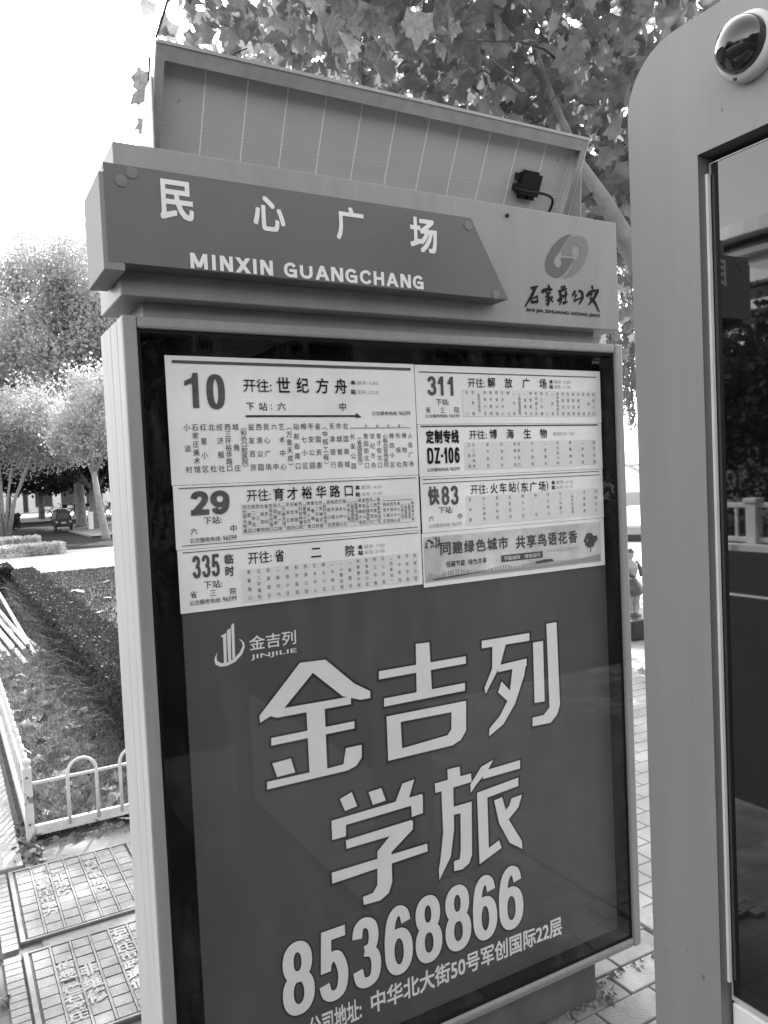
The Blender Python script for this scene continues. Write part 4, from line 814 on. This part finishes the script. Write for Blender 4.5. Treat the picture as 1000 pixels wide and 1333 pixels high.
n = 300; P = np.stack([RNG.uniform(.5, 6, n), RNG.uniform(.2, 12, n), RNG.uniform(.0, .03, n)], 1)
o = place('leaf_litter', leaves_joined(P, .09, .05, 'fall', 'leaf_litter'), None, 'stuff'); gtag(o, 'dry leaves scattered over the pavers to the right of the sign', 'leaf litter')

# bamboo poles
bt = thing('bamboo_pile', 'loose bundle of pale bamboo poles lying on the grass of the bed', 'bamboo poles', (-1.3, 8.2, 0))
def pole(p, q, r):
    m_ = MB(); m_.tube([p, q], r, 10); o = m_.build('pole', 'bamboo', bt, smooth=False); d = Vector(q)-Vector(p); L_ = d.length; nd = MB()
    k = .35
    while k < L_: c = Vector(p)+d*(k/L_); nd.tube([c-d.normalized()*.006, c+d.normalized()*.006], r*1.14, 8); k += random.uniform(.3, .45)
    nd.build('joint', 'node', o)
ends = [(-1.00, 7.05, .03), (-1.06, 7.15, .03), (-1.12, 7.0, .05), (-1.235, 6.62, .04), (-1.20, 7.15, .09), (-1.26, 7.1, .035), (-1.30, 7.3, .08), (-1.34, 7.15, .03), (-1.18, 7.2, .045), (-1.38, 7.4, .05), (-1.42, 7.0, .03), (-1.15, 7.35, .10)]
tops = [(-1.36, 10.4, .12), (-1.45, 11.2, .10), (-1.15, 12.4, .18), (-1.44, 10.5, .12), (-1.43, 11.0, .2), (-1.49, 10.8, .15), (-1.50, 10.6, .17), (-1.56, 10.3, .12), (-1.40, 11.2, .15), (-1.54, 10.8, .22), (-1.58, 10.5, .1), (-1.34, 11.4, .2)]
for e, t_ in zip(ends, tops): pole(e, t_, random.uniform(.018, .027))

# ================================================================ trees
def branch_tree(t, base, crown_c, r0_, m, nb=7, seed=1, lean=(0, 0), spread=None):
    rr = random.Random(seed); b = Vector(base); c = Vector(crown_c); tr = MB(); fork = b.lerp(c, .55); fork.x = b.x+lean[0]; fork.y = b.y+lean[1]
    mid = b.lerp(fork, .5)+Vector((rr.uniform(-.05, .05), rr.uniform(-.05, .05), 0))
    tr.tube([b-Vector((0, 0, .1)), b+Vector((0, 0, .15)), mid, fork], [r0_*1.35, r0_*1.05, r0_*.9, r0_*.72], 12); tr.build('trunk', m, t, smooth=True)
    for k in range(nb):
        a = 6.28*k/nb+rr.uniform(-.3, .3); rx = (spread or 1)*rr.uniform(.6, .95)
        e = c+Vector((math.cos(a)*rx, math.sin(a)*rx, rr.uniform(-.1, .6)*(spread or 1)*.6)); s = fork.lerp(b, rr.uniform(0, .15)); m1 = s.lerp(e, .5)+Vector((0, 0, rr.uniform(.05, .25)*(spread or 1)))
        l_ = MB(); l_.tube([s, s.lerp(m1, .5)+Vector((rr.uniform(-.1, .1),)*3), m1, e], [r0_*.5, r0_*.38, r0_*.26, r0_*.08], 8); l_.build('limb', m, t, smooth=True)
def reparent(o, t): o.parent = t; o.matrix_parent_inverse = Matrix.Translation(-t.location); return o

# the plane tree over the sign
PTt = thing('plane_tree', 'large plane tree with lobed leaves hanging over the bus stop sign', 'tree', (4.2, 3.2, 0))
tr = MB(); tr.tube([(4.25, 3.2, -.1), (4.2, 3.2, .3), (4.15, 3.25, 1.6), (4.2, 3.3, 3.2)], [.27, .20, .17, .15], 14); tr.build('trunk', 'bark', PTt, smooth=True)
def limb(pts, r): m_ = MB(); m_.tube(pts, r, 9); m_.build('limb', 'bark', PTt, smooth=True)
limb([(4.2, 3.3, 2.9), (3.75, 3.2, 3.30), (3.3, 3.05, 3.60), (3.02, 3.0, 3.88), (2.8, 3.03, 4.15), (2.5, 3.0, 4.6), (2.2, 2.9, 5.0)], [.15, .105, .085, .062, .042, .022, .010])
limb([(4.2, 3.3, 3.1), (4.0, 4.0, 4.6), (3.2, 5.0, 6.0)], [.12, .08, .03]); limb([(4.2, 3.3, 3.1), (4.6, 3.6, 4.8), (5.2, 4.2, 6.5)], [.12, .08, .03]); limb([(4.2, 3.3, 3.1), (3.6, 2.6, 4.7), (2.4, 2.0, 6.0)], [.12, .07, .02])
EC = [(2.2, 3.3, 6.0), (.75, 2.7, 5.55), (3.6, 3.9, 5.6), (3.5, 4.4, 4.4), (2.0, 5.2, 6.6), (5.4, 4.4, 5.6), (4.7, 5.2, 4.6), (1.2, 4.8, 6.9)]
ER = [(2.0, 1.6, 1.45), (1.35, 1.1, 1.05), (1.5, 1.4, 1.7), (.9, 1.3, 1.5), (2.2, 1.6, 1.5), (1.6, 1.6, 1.8), (1.2, 1.4, 1.9), (1.6, 1.5, 1.2)]
P = leafcloud(5200, EC, ER, .16, 'leaf', shell=.05)
cam_p = np.array(camo.location)
dist = np.linalg.norm(P-np.array([-1.88, -1.8, 1.69]), axis=1); order = np.argsort(dist)
near = order[:260]; rest = order[260:]
Rm = rotm(len(near), .55)
for k, i in enumerate(near):
    o = place('leaf', leaf_me['leaf' if RNG.uniform() < .8 else 'leaf2'][k % 5]); mtx = Matrix(Rm[k].tolist()).to_4x4(); s_ = .20*RNG.uniform(.65, 1.15)
    o.matrix_basis = Matrix.Translation(P[i])@mtx@Matrix.Scale(s_, 4); reparent(o, PTt)
h_ = len(rest)*3//4
reparent(place('foliage', leaves_joined(P[rest[:h_]], .20, .5, 'leaf', 'foliage'), None, 'stuff'), PTt)
reparent(place('foliage', leaves_joined(P[rest[h_:]], .20, .5, 'leaf2', 'foliage'), None, 'stuff'), PTt)
tw = MB()
for k in range(150):
    i = order[(k*37) % len(order)]; p = Vector(P[i]); q = p+Vector((random.uniform(.2, .7), random.uniform(-.2, .4), random.uniform(-.15, .35))); tw.tube([p, p.lerp(q, .3)+Vector((0, 0, .03)), p.lerp(q, .6)+Vector((0, 0, .045)), q], [.0015, .003, .004, .0055], 5)
for a, b in (((-.5, 2.0, 4.5), (1.6, 2.8, 5.2)), ((.1, 2.2, 5.0), (1.6, 2.8, 5.2)), ((.9, 2.0, 4.2), (2.6, 3.0, 4.9)), ((1.7, 2.2, 4.0), (2.6, 3.0, 4.6)), ((2.3, 3.0, 3.3), (3.0, 3.05, 4.0))):
    a, b = Vector(a), Vector(b); tw.tube([a, a.lerp(b, .25)+Vector((0, .03, .05)), a.lerp(b, .5)+Vector((0, 0, .08)), a.lerp(b, .75)+Vector((0, -.02, .06)), b], [.002, .004, .006, .008, .011], 6)
tw.build('twigs', 'twig', PTt, kind='stuff')
# sprig hanging left of the solar panel
for k, (x_, z_) in enumerate(((-1.02, 3.30), (-1.0, 3.44), (-1.05, 3.20), (-.98, 3.55), (-.92, 3.38), (-1.03, 3.06))):
    o = place('leaf', leaf_me['leaf'][k % 5]); o.matrix_basis = Matrix.Translation((x_+.02, 1.7+.04*k, z_))@Matrix(rotm(1, .6)[0].tolist()).to_4x4()@Matrix.Scale(.12, 4); reparent(o, PTt)
tw = MB(); tw.tube([(-1.0, 1.75, 3.2), (-.95, 1.8, 3.6), (-.7, 1.9, 4.3), (-.2, 2.2, 4.9)], [.003, .005, .008, .012], 6); tw.build('limb', 'twig', PTt)

def tree(name, label, base, ell, n, size, m, bark, r0_, grp=None, clump=160, nb=6, lean=(0, 0), shell=.5, seed=1):
    t = thing(name, label, 'tree', base, grp); c = ell[0][0]
    branch_tree(t, base, c, r0_, bark, nb, seed, lean, ell[0][1][0]*.8)
    P = leafcloud(n, [e[0] for e in ell], [e[1] for e in ell], size, m, shell=shell, clump=clump)
    P = P[P[:, 2] > 1.6]
    reparent(place('crown', quads(P, size, m, 'crown', .3), None, 'stuff'), t); return t
G1 = 'tall trees beyond the road'
tree('poplar_tree', 'tallest pale leafy tree rising behind the left side of the sign', (4.4, 41, 0), [((4.4, 41, 10.5), (3.6, 3.2, 4.8)), ((3.0, 41, 7.2), (3.2, 3, 3.4)), ((6.5, 41, 8), (3.4, 3, 5)), ((3.4, 40, 5.4), (4.2, 2.5, 2.6)), ((4.4, 41, 10), (2.4, 2, 3.5))], 90000, .19, 'far', 'bark', .25, G1, 260)
tree('poplar_tree', 'tall leafy tree at the left edge of the photo beyond the road', (.8, 46, 0), [((.2, 46, 9.2), (3.0, 3, 4.0)), ((2.0, 46, 7.0), (3.2, 3, 3.4)), ((-2, 47, 7.5), (3, 3, 4.5)), ((1.0, 45, 5.4), (3.6, 2.5, 2.4))], 70000, .20, 'far', 'bark', .25, G1, 240, seed=2)
tree('poplar_tree', 'tall leafy tree half hidden behind the sign cabinet', (9.5, 44, 0), [((9.5, 44, 9.5), (4, 3, 5.5)), ((12, 45, 8), (4, 3, 5))], 16000, .3, 'far', 'bark', .25, G1, 160, seed=3)
tree('small_tree', 'slim pale trunked tree leaning by the kerb next to the sign', (3.2, 27.5, 0), [((3.3, 27.5, 4.4), (1.5, 1.5, 1.5)), ((2.5, 27.6, 3.6), (.9, 1.0, .7))], 12000, .12, 'far', 'barkl', .13, None, 90, lean=(-.28, 0), seed=4)
tree('broad_tree', 'shady broad tree with a thick trunk beside the white pillar', (4.25, 36, 0), [((3.4, 36, 3.3), (3.4, 2.5, 1.0)), ((6.2, 36, 3.6), (3, 2.5, 1.4))], 15000, .22, 'fard', 'bark', .24, None, 140, seed=5)
G2 = 'row of dark street trees at the end of the road'
for k, (x_, y_) in enumerate([(1.2, 52), (3.9, 54), (5.9, 51), (7.2, 62), (2.3, 58), (4.9, 64), (9.0, 55), (-1.5, 54)]):
    tree('street_tree', ['dark street tree far down the road, farthest left of the row', 'dark street tree down the road to the left of the cart', 'dark street tree standing right of the cart', 'dark street tree near the parked bicycles', 'small far street tree between two trunks', 'farthest street tree at the bend of the road', 'dark street tree close to the thick trunk', 'dark street tree outside the left edge'][k], (x_, y_, 0), [((x_, y_, 3.7), (3.2, 3.0, 1.7))], 9000, .26, 'fard', 'bark' if k % 2 else 'barkl', .2, G2, 70, seed=10+k)
# pale multi-stemmed tree at the left edge
mt = thing('multi_stem_tree', 'pale fine leaved tree with several thin stems at the left edge', 'tree', (.15, 30.5, 0))
rr = random.Random(5)
for k in range(7):
    e = Vector((.15+(k-3)*.55+rr.uniform(-.1, .1), 30.5+rr.uniform(-.8, .8), 3.4+rr.uniform(-.3, .8))); s = Vector((.15+(k-3)*.04, 30.5, 0)); l_ = MB()
    l_.tube([s, s.lerp(e, .35)+Vector((-(k-3)*.06, 0, .2)), s.lerp(e, .7)+Vector((-(k-3)*.04, 0, .1)), e], [.065, .05, .04, .015], 7); l_.build('stem', 'barkl', mt, smooth=True)
P = leafcloud(42000, [(.3, 30.5, 4.3), (1.4, 30.5, 4.1), (-1.0, 30.5, 4.2), (2.3, 30.5, 3.7)], [(2.0, 1.4, 1.7), (1.8, 1.3, 1.5), (1.7, 1.3, 1.6), (1.2, 1.1, 1.0)], .1, 'farb', shell=.2, clump=420)
reparent(place('crown', quads(P, .095, 'farb', 'crown'), None, 'stuff'), mt)

# second plane tree behind the sign, its shade falls on the bed
t3 = tree('plane_tree', 'second plane tree farther back behind the sign over the lawn', (5.0, 9.5, 0), [((2.9, 8.7, 6.5), (1.75, 1.8, 1.3)), ((4.8, 9.2, 6.6), (1.9, 2.2, 1.7)), ((6.6, 9.6, 6.8), (2.4, 2.2, 2.0)), ((4.3, 11.5, 8.6), (1.8, 1.8, 1.4))], 9500, .2, 'leaf', 'bark', .2, None, 220, seed=30)
# trees and hall behind the camera (seen in the cabinet glass)
G3 = 'trees behind the camera'
for k, (x_, y_) in enumerate([(-5, -10), (.2, -11), (5.5, -10), (10.5, -11)]):
    tree('street_tree', ['dark tree behind the camera to the left', 'dark tree straight behind the camera', 'dark tree behind the kiosk', 'dark tree far behind the kiosk'][k], (x_, y_, 0), [((x_, y_, 2.6), (3.3, 2.0, 1.9))], 9000, .24, 'fard', 'barkd', .2, G3, 130, seed=40+k)
hb = thing('hall', 'low dark hall with gabled roof behind the camera', 'building', (2, -24, 0))
m_ = MB(); m_.box(-14, 18, -30, -20, 0, 5); m_.build('wall', 'brickd', hb); m_ = MB(); m_.prism([(-15, 5), (19, 5), (2, 8)], -31, -19.5); m_.build('roof', 'roof', hb)
for k in range(8): MB().box(-12+k*3.7, -10.4+k*3.7, -19.97, -19.9, 2, 4.6).build('window', 'window', hb)

# right hand gap: weeping willow, pale wall, statue
wt = thing('willow_tree', 'weeping willow with hanging strands seen in the gap between sign and kiosk', 'tree', (12.0, 8.0, 0))
tr = MB(); tr.tube([(12.0, 8.0, 0), (11.8, 8.2, 2.2), (10.6, 9.2, 4.6)], [.25, .2, .15], 10); tr.build('trunk', 'bark', wt, smooth=True)
Ps = []
for k in range(420):
    x_, y_ = 9.4+RNG.normal()*1.3, 8.9+RNG.normal()*1.0; top = RNG.uniform(4.2, 6.5); bot = RNG.uniform(2.35, 4.0); m_n = int((top-bot)/.045); zz = np.linspace(top, bot, m_n)
    Ps.append(np.stack([x_+np.cumsum(RNG.normal(size=m_n)*.008), y_+np.cumsum(RNG.normal(size=m_n)*.008), zz], 1))
P = np.concatenate(Ps); reparent(place('strands', quads(P, .085, 'willow', 'strands', 2.6), None, 'stuff'), wt)
wl = thing('garden_wall', 'low stone wall carrying a pale arched railing across the paved forecourt', 'wall', (13.5, 9.5, 0))
def wallpt(a, o, z): d = Vector((.58, -.81, 0)); nn = Vector((-.81, -.58, 0)); p = Vector((12.0, 11.4, z))+d*a+nn*o; return (p.x, p.y, p.z)
def wbox(mb, a0, a1, o0, o1, z0, z1):
    c = [wallpt(a, o, z) for z in (z0, z1) for a, o in ((a0, o0), (a1, o0), (a1, o1), (a0, o1))]; mb.add(c, [(0, 3, 2, 1), (4, 5, 6, 7), (0, 1, 5, 4), (1, 2, 6, 5), (2, 3, 7, 6), (3, 0, 4, 7)])
m_ = MB(); wbox(m_, -12, 9, -.3, 0, 0, .30); m_.build('wall_body', 'stonew', wl); m_ = MB(); wbox(m_, -12.1, 9.1, -.35, .08, .30, .36); m_.build('coping', 'stonew', wl); m_ = MB(); wbox(m_, -12.1, 9.1, .001, .12, -.02, .14); m_.build('plinth', 'block', wl)
for k in range(10):
    a0 = -11.4+k*2.05; m_ = MB(); m_.tube([wallpt(a0+.85+.85*math.cos(t), -.15, .95+.85*math.sin(t)) for t in np.linspace(0, math.pi, 12)], .04, 6); m_.build('arch_rail', 'stonew', wl); m_ = MB(); m_.tube([wallpt(a0, -.15, .3), wallpt(a0, -.15, 1.85)], .05, 6); m_.build('post', 'stonew', wl); m_ = MB(); m_.tube([wallpt(a0, -.15, 1.75), wallpt(a0+2.05, -.15, 1.75)], .03, 6); m_.build('top_rail', 'stonew', wl)
st = thing('bronze_statue', 'small dark bronze statue of a standing figure on a low block in the gap', 'statue', (4.24, 4.0, 0))
m_ = MB(); m_.bbox(3.96, 4.62, 3.74, 4.25, -.01, .19, .015); m_.build('pedestal', 'block', st)
cx, cy = 4.20, 3.98
m_ = MB(); m_.lathe([(.095, 0), (.10, .012), (.085, .022), (.055, .028)], (cx, cy, .19), 18); m_.build('foot_disc', 'statue', st, smooth=True)
m_ = MB()
m_.lathe([(.030, 0), (.040, .05), (.034, .10), (.055, .19), (.060, .24)], (cx-.02, cy, .215), 12); m_.lathe([(.028, 0), (.036, .06), (.032, .10), (.05, .19), (.055, .24)], (cx+.045, cy-.02, .215), 12); m_.build('legs', 'statuel', st, smooth=True)
m_ = MB(); m_.lathe([(.10, 0), (.115, .03), (.105, .09), (.07, .14), (.055, .165)], (cx+.01, cy, .40), 16); m_.build('skirt', 'statue', st, smooth=True)
m_ = MB(); m_.lathe([(.052, 0), (.062, .05), (.078, .11), (.074, .16), (.03, .19), (.026, .21)], (cx, cy, .56), 16); m_.build('torso', 'statuel', st, smooth=True)
m_ = MB(); m_.tube([(cx-.07, cy, .73), (cx-.11, cy-.04, .64), (cx-.04, cy-.09, .59)], [.026, .022, .018], 8); m_.tube([(cx+.07, cy, .735), (cx+.125, cy-.02, .655), (cx+.07, cy-.08, .60)], [.026, .022, .018], 8); m_.tube([(cx+.07, cy+.01, .46), (cx+.13, cy+.02, .39), (cx+.09, cy+.01, .33)], [.02, .02, .01], 8); m_.build('arms', 'statue', st, smooth=True)
m_ = MB(); m_.lathe([(.02, 0), (.036, .02), (.042, .045), (.038, .07), (.02, .088)], (cx, cy, .765), 14); m_.lathe([(.012, 0), (.010, .01)], (cx-.02, cy-.037, .80), 6, 'y'); hd_ = m_.build('head', 'statuel', st, smooth=True)
MB().lathe([(.044, 0), (.047, .025), (.030, .05), (.008, .06)], (cx+.004, cy+.006, .815), 14).build('hair', 'statue', hd_, smooth=True)

# ================================================================ road end: cart, pillar, bicycles, buildings
cr_ = thing('three_wheeled_cart', 'small dark three wheeled vehicle seen from behind on the shaded road', 'vehicle', (2.82, 35.5, 0))
X0 = 2.82
m_ = MB(); m_.prism([(X0-.36, .22), (X0+.36, .22), (X0+.37, .50), (X0+.33, .56), (X0+.25, .90), (X0+.15, .96), (X0-.15, .96), (X0-.25, .90), (X0-.33, .56), (X0-.37, .50)], 35.3, 36.6); m_.build('body', 'car', cr_)
MB().prism([(X0-.24, .60), (X0+.24, .60), (X0+.19, .84), (X0-.19, .84)], 35.29, 35.298).build('rear_window', 'carglass', cr_)
MB().bbox(X0-.38, X0+.38, 35.2, 35.32, .22, .32, .02).build('bumper', 'tyre', cr_)
for s in (-1, 1):
    MB().bbox(X0+s*.28-.05, X0+s*.28+.05, 35.27, 35.30, .40, .48, .01).build('tail_light', 'lampg', cr_)
    w_ = MB(); w_.lathe([(.12, -.04), (.17, -.04), (.18, 0), (.17, .04), (.12, .04)], (X0+s*.32, 35.5, .18), 16, 'x'); w_.build('wheel', 'tyre', cr_)
    MB().tube([(X0+s*.36, 36.3, .62), (X0+s*.45, 36.25, .68)], .02, 6).build('mirror', 'tyre', cr_)
MB().bbox(X0-.10, X0+.10, 35.275, 35.298, .36, .44, .004).build('number_plate', 'lampg', cr_)
pi = thing('white_pillar', 'short white post beside the thick shady trunk', 'post', (3.9, 35, 0)); MB().bbox(3.80, 4.0, 34.9, 35.1, 0, .75, .02).build('shaft', 'white', pi); MB().bbox(3.78, 4.02, 34.88, 35.12, .75, .82, .02).build('cap', 'white', pi)
po = thing('dark_post', 'thin dark post standing right of the thick trunk', 'post', (3.95, 29.5, 0)); MB().tube([(3.95, 29.5, 0), (3.95, 29.5, 1.9)], .06, 10).build('shaft', 'barkd', po); MB().bbox(3.86, 4.04, 29.4, 29.6, 1.5, 2.3, .02).build('sign_plate', 'barkd', po)
sheet('verge_kerb', 3.0, 14, 29.2, 29.4, .05, 'granite')
m_ = MB(); m_.box(3.0, 14, 29.4, 37.5, -.02, .06); m_.build('verge', 'concrete', kind='structure'); m_ = MB(); m_.box(2.3, 20, 52, 52.4, -.02, .12); m_.build('far_kerb', 'stone', kind='structure')
sheet('far_pavement', -30, 40, 52.0, 90, -.010, 'plaza')
# row of parked bicycles
def bike(x_, y_, s):
    t = thing('parked_bicycle', 'parked bicycle in the dark row under the far street trees', 'bicycle', (x_, y_, 0), 'bicycles parked under the far trees')
    for dx_ in (-.5, .5):
        w_ = MB(); w_.tube([(x_+dx_*.9, y_+.33*math.cos(a), .33+.33*math.sin(a)) if False else (x_+dx_+.33*math.cos(a), y_, .34+.33*math.sin(a)) for a in np.linspace(0, 2*math.pi, 13)], .03, 5, False); w_.build('wheel', 'tyre', t)
    f_ = MB(); f_.tube([(x_-.5, y_, .34), (x_-.15, y_, .8), (x_+.35, y_, .75), (x_, y_, .34), (x_-.15, y_, .8)], .025, 5); f_.tube([(x_+.5, y_, .34), (x_+.33, y_, 1.0), (x_+.2, y_+.2, 1.05)], .022, 5); f_.build('frame', 'plastic', t)
    MB().bbox(x_-.28, x_-.02, y_-.07, y_+.07, .86, .92, .02).build('saddle', 'tyre', t)
    MB().bbox(x_+.45, x_+.75, y_-.15, y_+.15, .72, .95, .02).build('basket', 'plastic', t)
for k in range(9): bike(4.6+k*.75, 53.2+(k % 3)*.35, 0)
# shop row beyond
for k, (a, b, h_, lab) in enumerate([(-14, -2, 5.5, 'pale low shop building far left down the road'), (-1.5, 5, 4.6, 'pale low shop building at the end of the road'), (5.5, 16, 6.0, 'pale long building behind the parked bicycles')]):
    t = thing('shop_building', lab, 'building', ((a+b)/2, 84, 0)); MB().box(a, b, 80, 88, 0, h_).build('wall', 'stonew', t); MB().box(a-.2, b+.2, 79.6, 88.2, h_, h_+.3).build('roof', 'roof', t)
    x_ = a+.6
    while x_+1.6 < b:
        w_ = MB(); w_.box(x_, x_+1.5, 79.94, 79.99, .5, 2.6); o = w_.build('window', 'window', t); MB().box(x_-.06, x_+1.56, 79.9, 79.96, 2.6, 2.75).build('lintel', 'stone', o); x_ += 2.3

# ================================================================ across the road on the left (seen mirrored in the kiosk glass)
bl = thing('balustrade', 'concrete balustrade along the far side of the road with square capped posts', 'balustrade', (-13.05, 8, 0))
y_ = -6.0
while y_ < 27:
    yy = y_
    MB().bbox(-13.16, -12.94, yy-.11, yy+.11, .10, .90, .012).build('post', 'stone', bl)
    o = MB().bbox(-13.19, -12.91, yy-.145, yy+.145, .90, .99, .015).build('post_cap', 'stone', bl)
    MB().bbox(-13.22, -12.88, yy-.18, yy+.18, -.02, .10, .01).build('post_base', 'stone', bl)
    MB().bbox(-13.09, -13.01, yy+.11, yy+2.25, .80, .90, .01).build('top_rail', 'stone', bl); MB().bbox(-13.09, -13.01, yy+.11, yy+2.25, .12, .22, .01).build('bottom_rail', 'stone', bl)
    m_ = MB()
    for k in range(7): m_.box(-13.075, -13.025, yy+.36+k*.27, yy+.41+k*.27, .22, .80)
    m_.build('baluster_panel', 'stone', bl); y_ += 2.36
mk = MB(); mk.box(-12.9, -12.6, -60, 60, -.02, .10); mk.build('far_road_kerb', 'stone', kind='structure')
sheet('far_verge', -60, -12.9, -60, 90, -.006, 'lawnsoil')
G4 = 'trees behind the concrete balustrade'
for k, (x_, y_) in enumerate([(-15.6, 4.5), (-16.5, 8.6), (-15.8, 12.6), (-17, 17), (-16, 21.5)]):
    tree('street_tree', ['bushy dark tree behind the balustrade, nearest one', 'bushy dark tree behind the balustrade, second one', 'bushy dark tree behind the balustrade, third one', 'bushy dark tree behind the balustrade, fourth one', 'bushy dark tree behind the balustrade, farthest one'][k], (x_, y_, 0), [((x_, y_, 3.6), (2.2, 2.6, 2.1)), ((x_-1, y_+1.5, 3.0), (2, 2, 2.0))], 9000, .2, 'fard', 'bark', .13, G4, 130, seed=60+k)
rb = thing('round_building', 'pale building with a curved roof edge and cornice bands above the trees', 'building', (-47, 26.5, 0))
def cyl(z0, z1, r, m, name, par=None): m_ = MB(); m_.lathe([(r, z0), (r, z1)], (-47, 26.5, 0), 72); return m_.build(name, m, par or rb)
cyl(0, 7.5, 8.0, 'brickd', 'wall'); cyl(7.5, 10.0, 8.0, 'wall', 'wall'); cyl(10.0, 10.5, 8.7, 'cornice', 'cornice_band'); cyl(10.5, 11.4, 8.2, 'window', 'window_band'); cyl(11.4, 12.4, 9.0, 'cornice', 'cornice_band'); cyl(12.4, 12.9, 8.5, 'wall', 'wall_band'); cyl(12.9, 13.2, 9.2, 'cornice', 'cornice_band'); cyl(13.2, 13.8, 8.8, 'window', 'window_band'); cyl(13.8, 14.5, 9.9, 'cornice', 'roof_edge')
for k in range(24):
    a = -1.6+k*.13; o = MB(); c, s = math.cos(a), math.sin(a)
    p = [(-47+8.02*math.cos(a+d), 26.5+8.02*math.sin(a+d)) for d in (-.045, .045)]; q = [(-47+8.08*math.cos(a+d), 26.5+8.08*math.sin(a+d)) for d in (-.045, .045)]
    o.prism([p[0], p[1], q[1], q[0]], 6.6, 9.0, 'z'); o.build('window', 'cornice', rb)
lamp = thing('street_lamp', 'white street lamp arm over the road in front of the far trees', 'street lamp', (-12.3, 8.9, 0))
MB().tube([(-12.3, 8.9, 0), (-12.3, 8.9, 4.6)], .04, 8).build('pole', 'rail', lamp); MB().tube([(-12.3, 8.9, 4.55), (-11.9, 8.3, 4.6), (-11.5, 7.7, 4.55)], .025, 6).build('arm', 'rail', lamp); MB().bbox(-11.65, -11.35, 7.4, 7.75, 4.45, 4.55, .02).build('lamp_head', 'white', lamp)
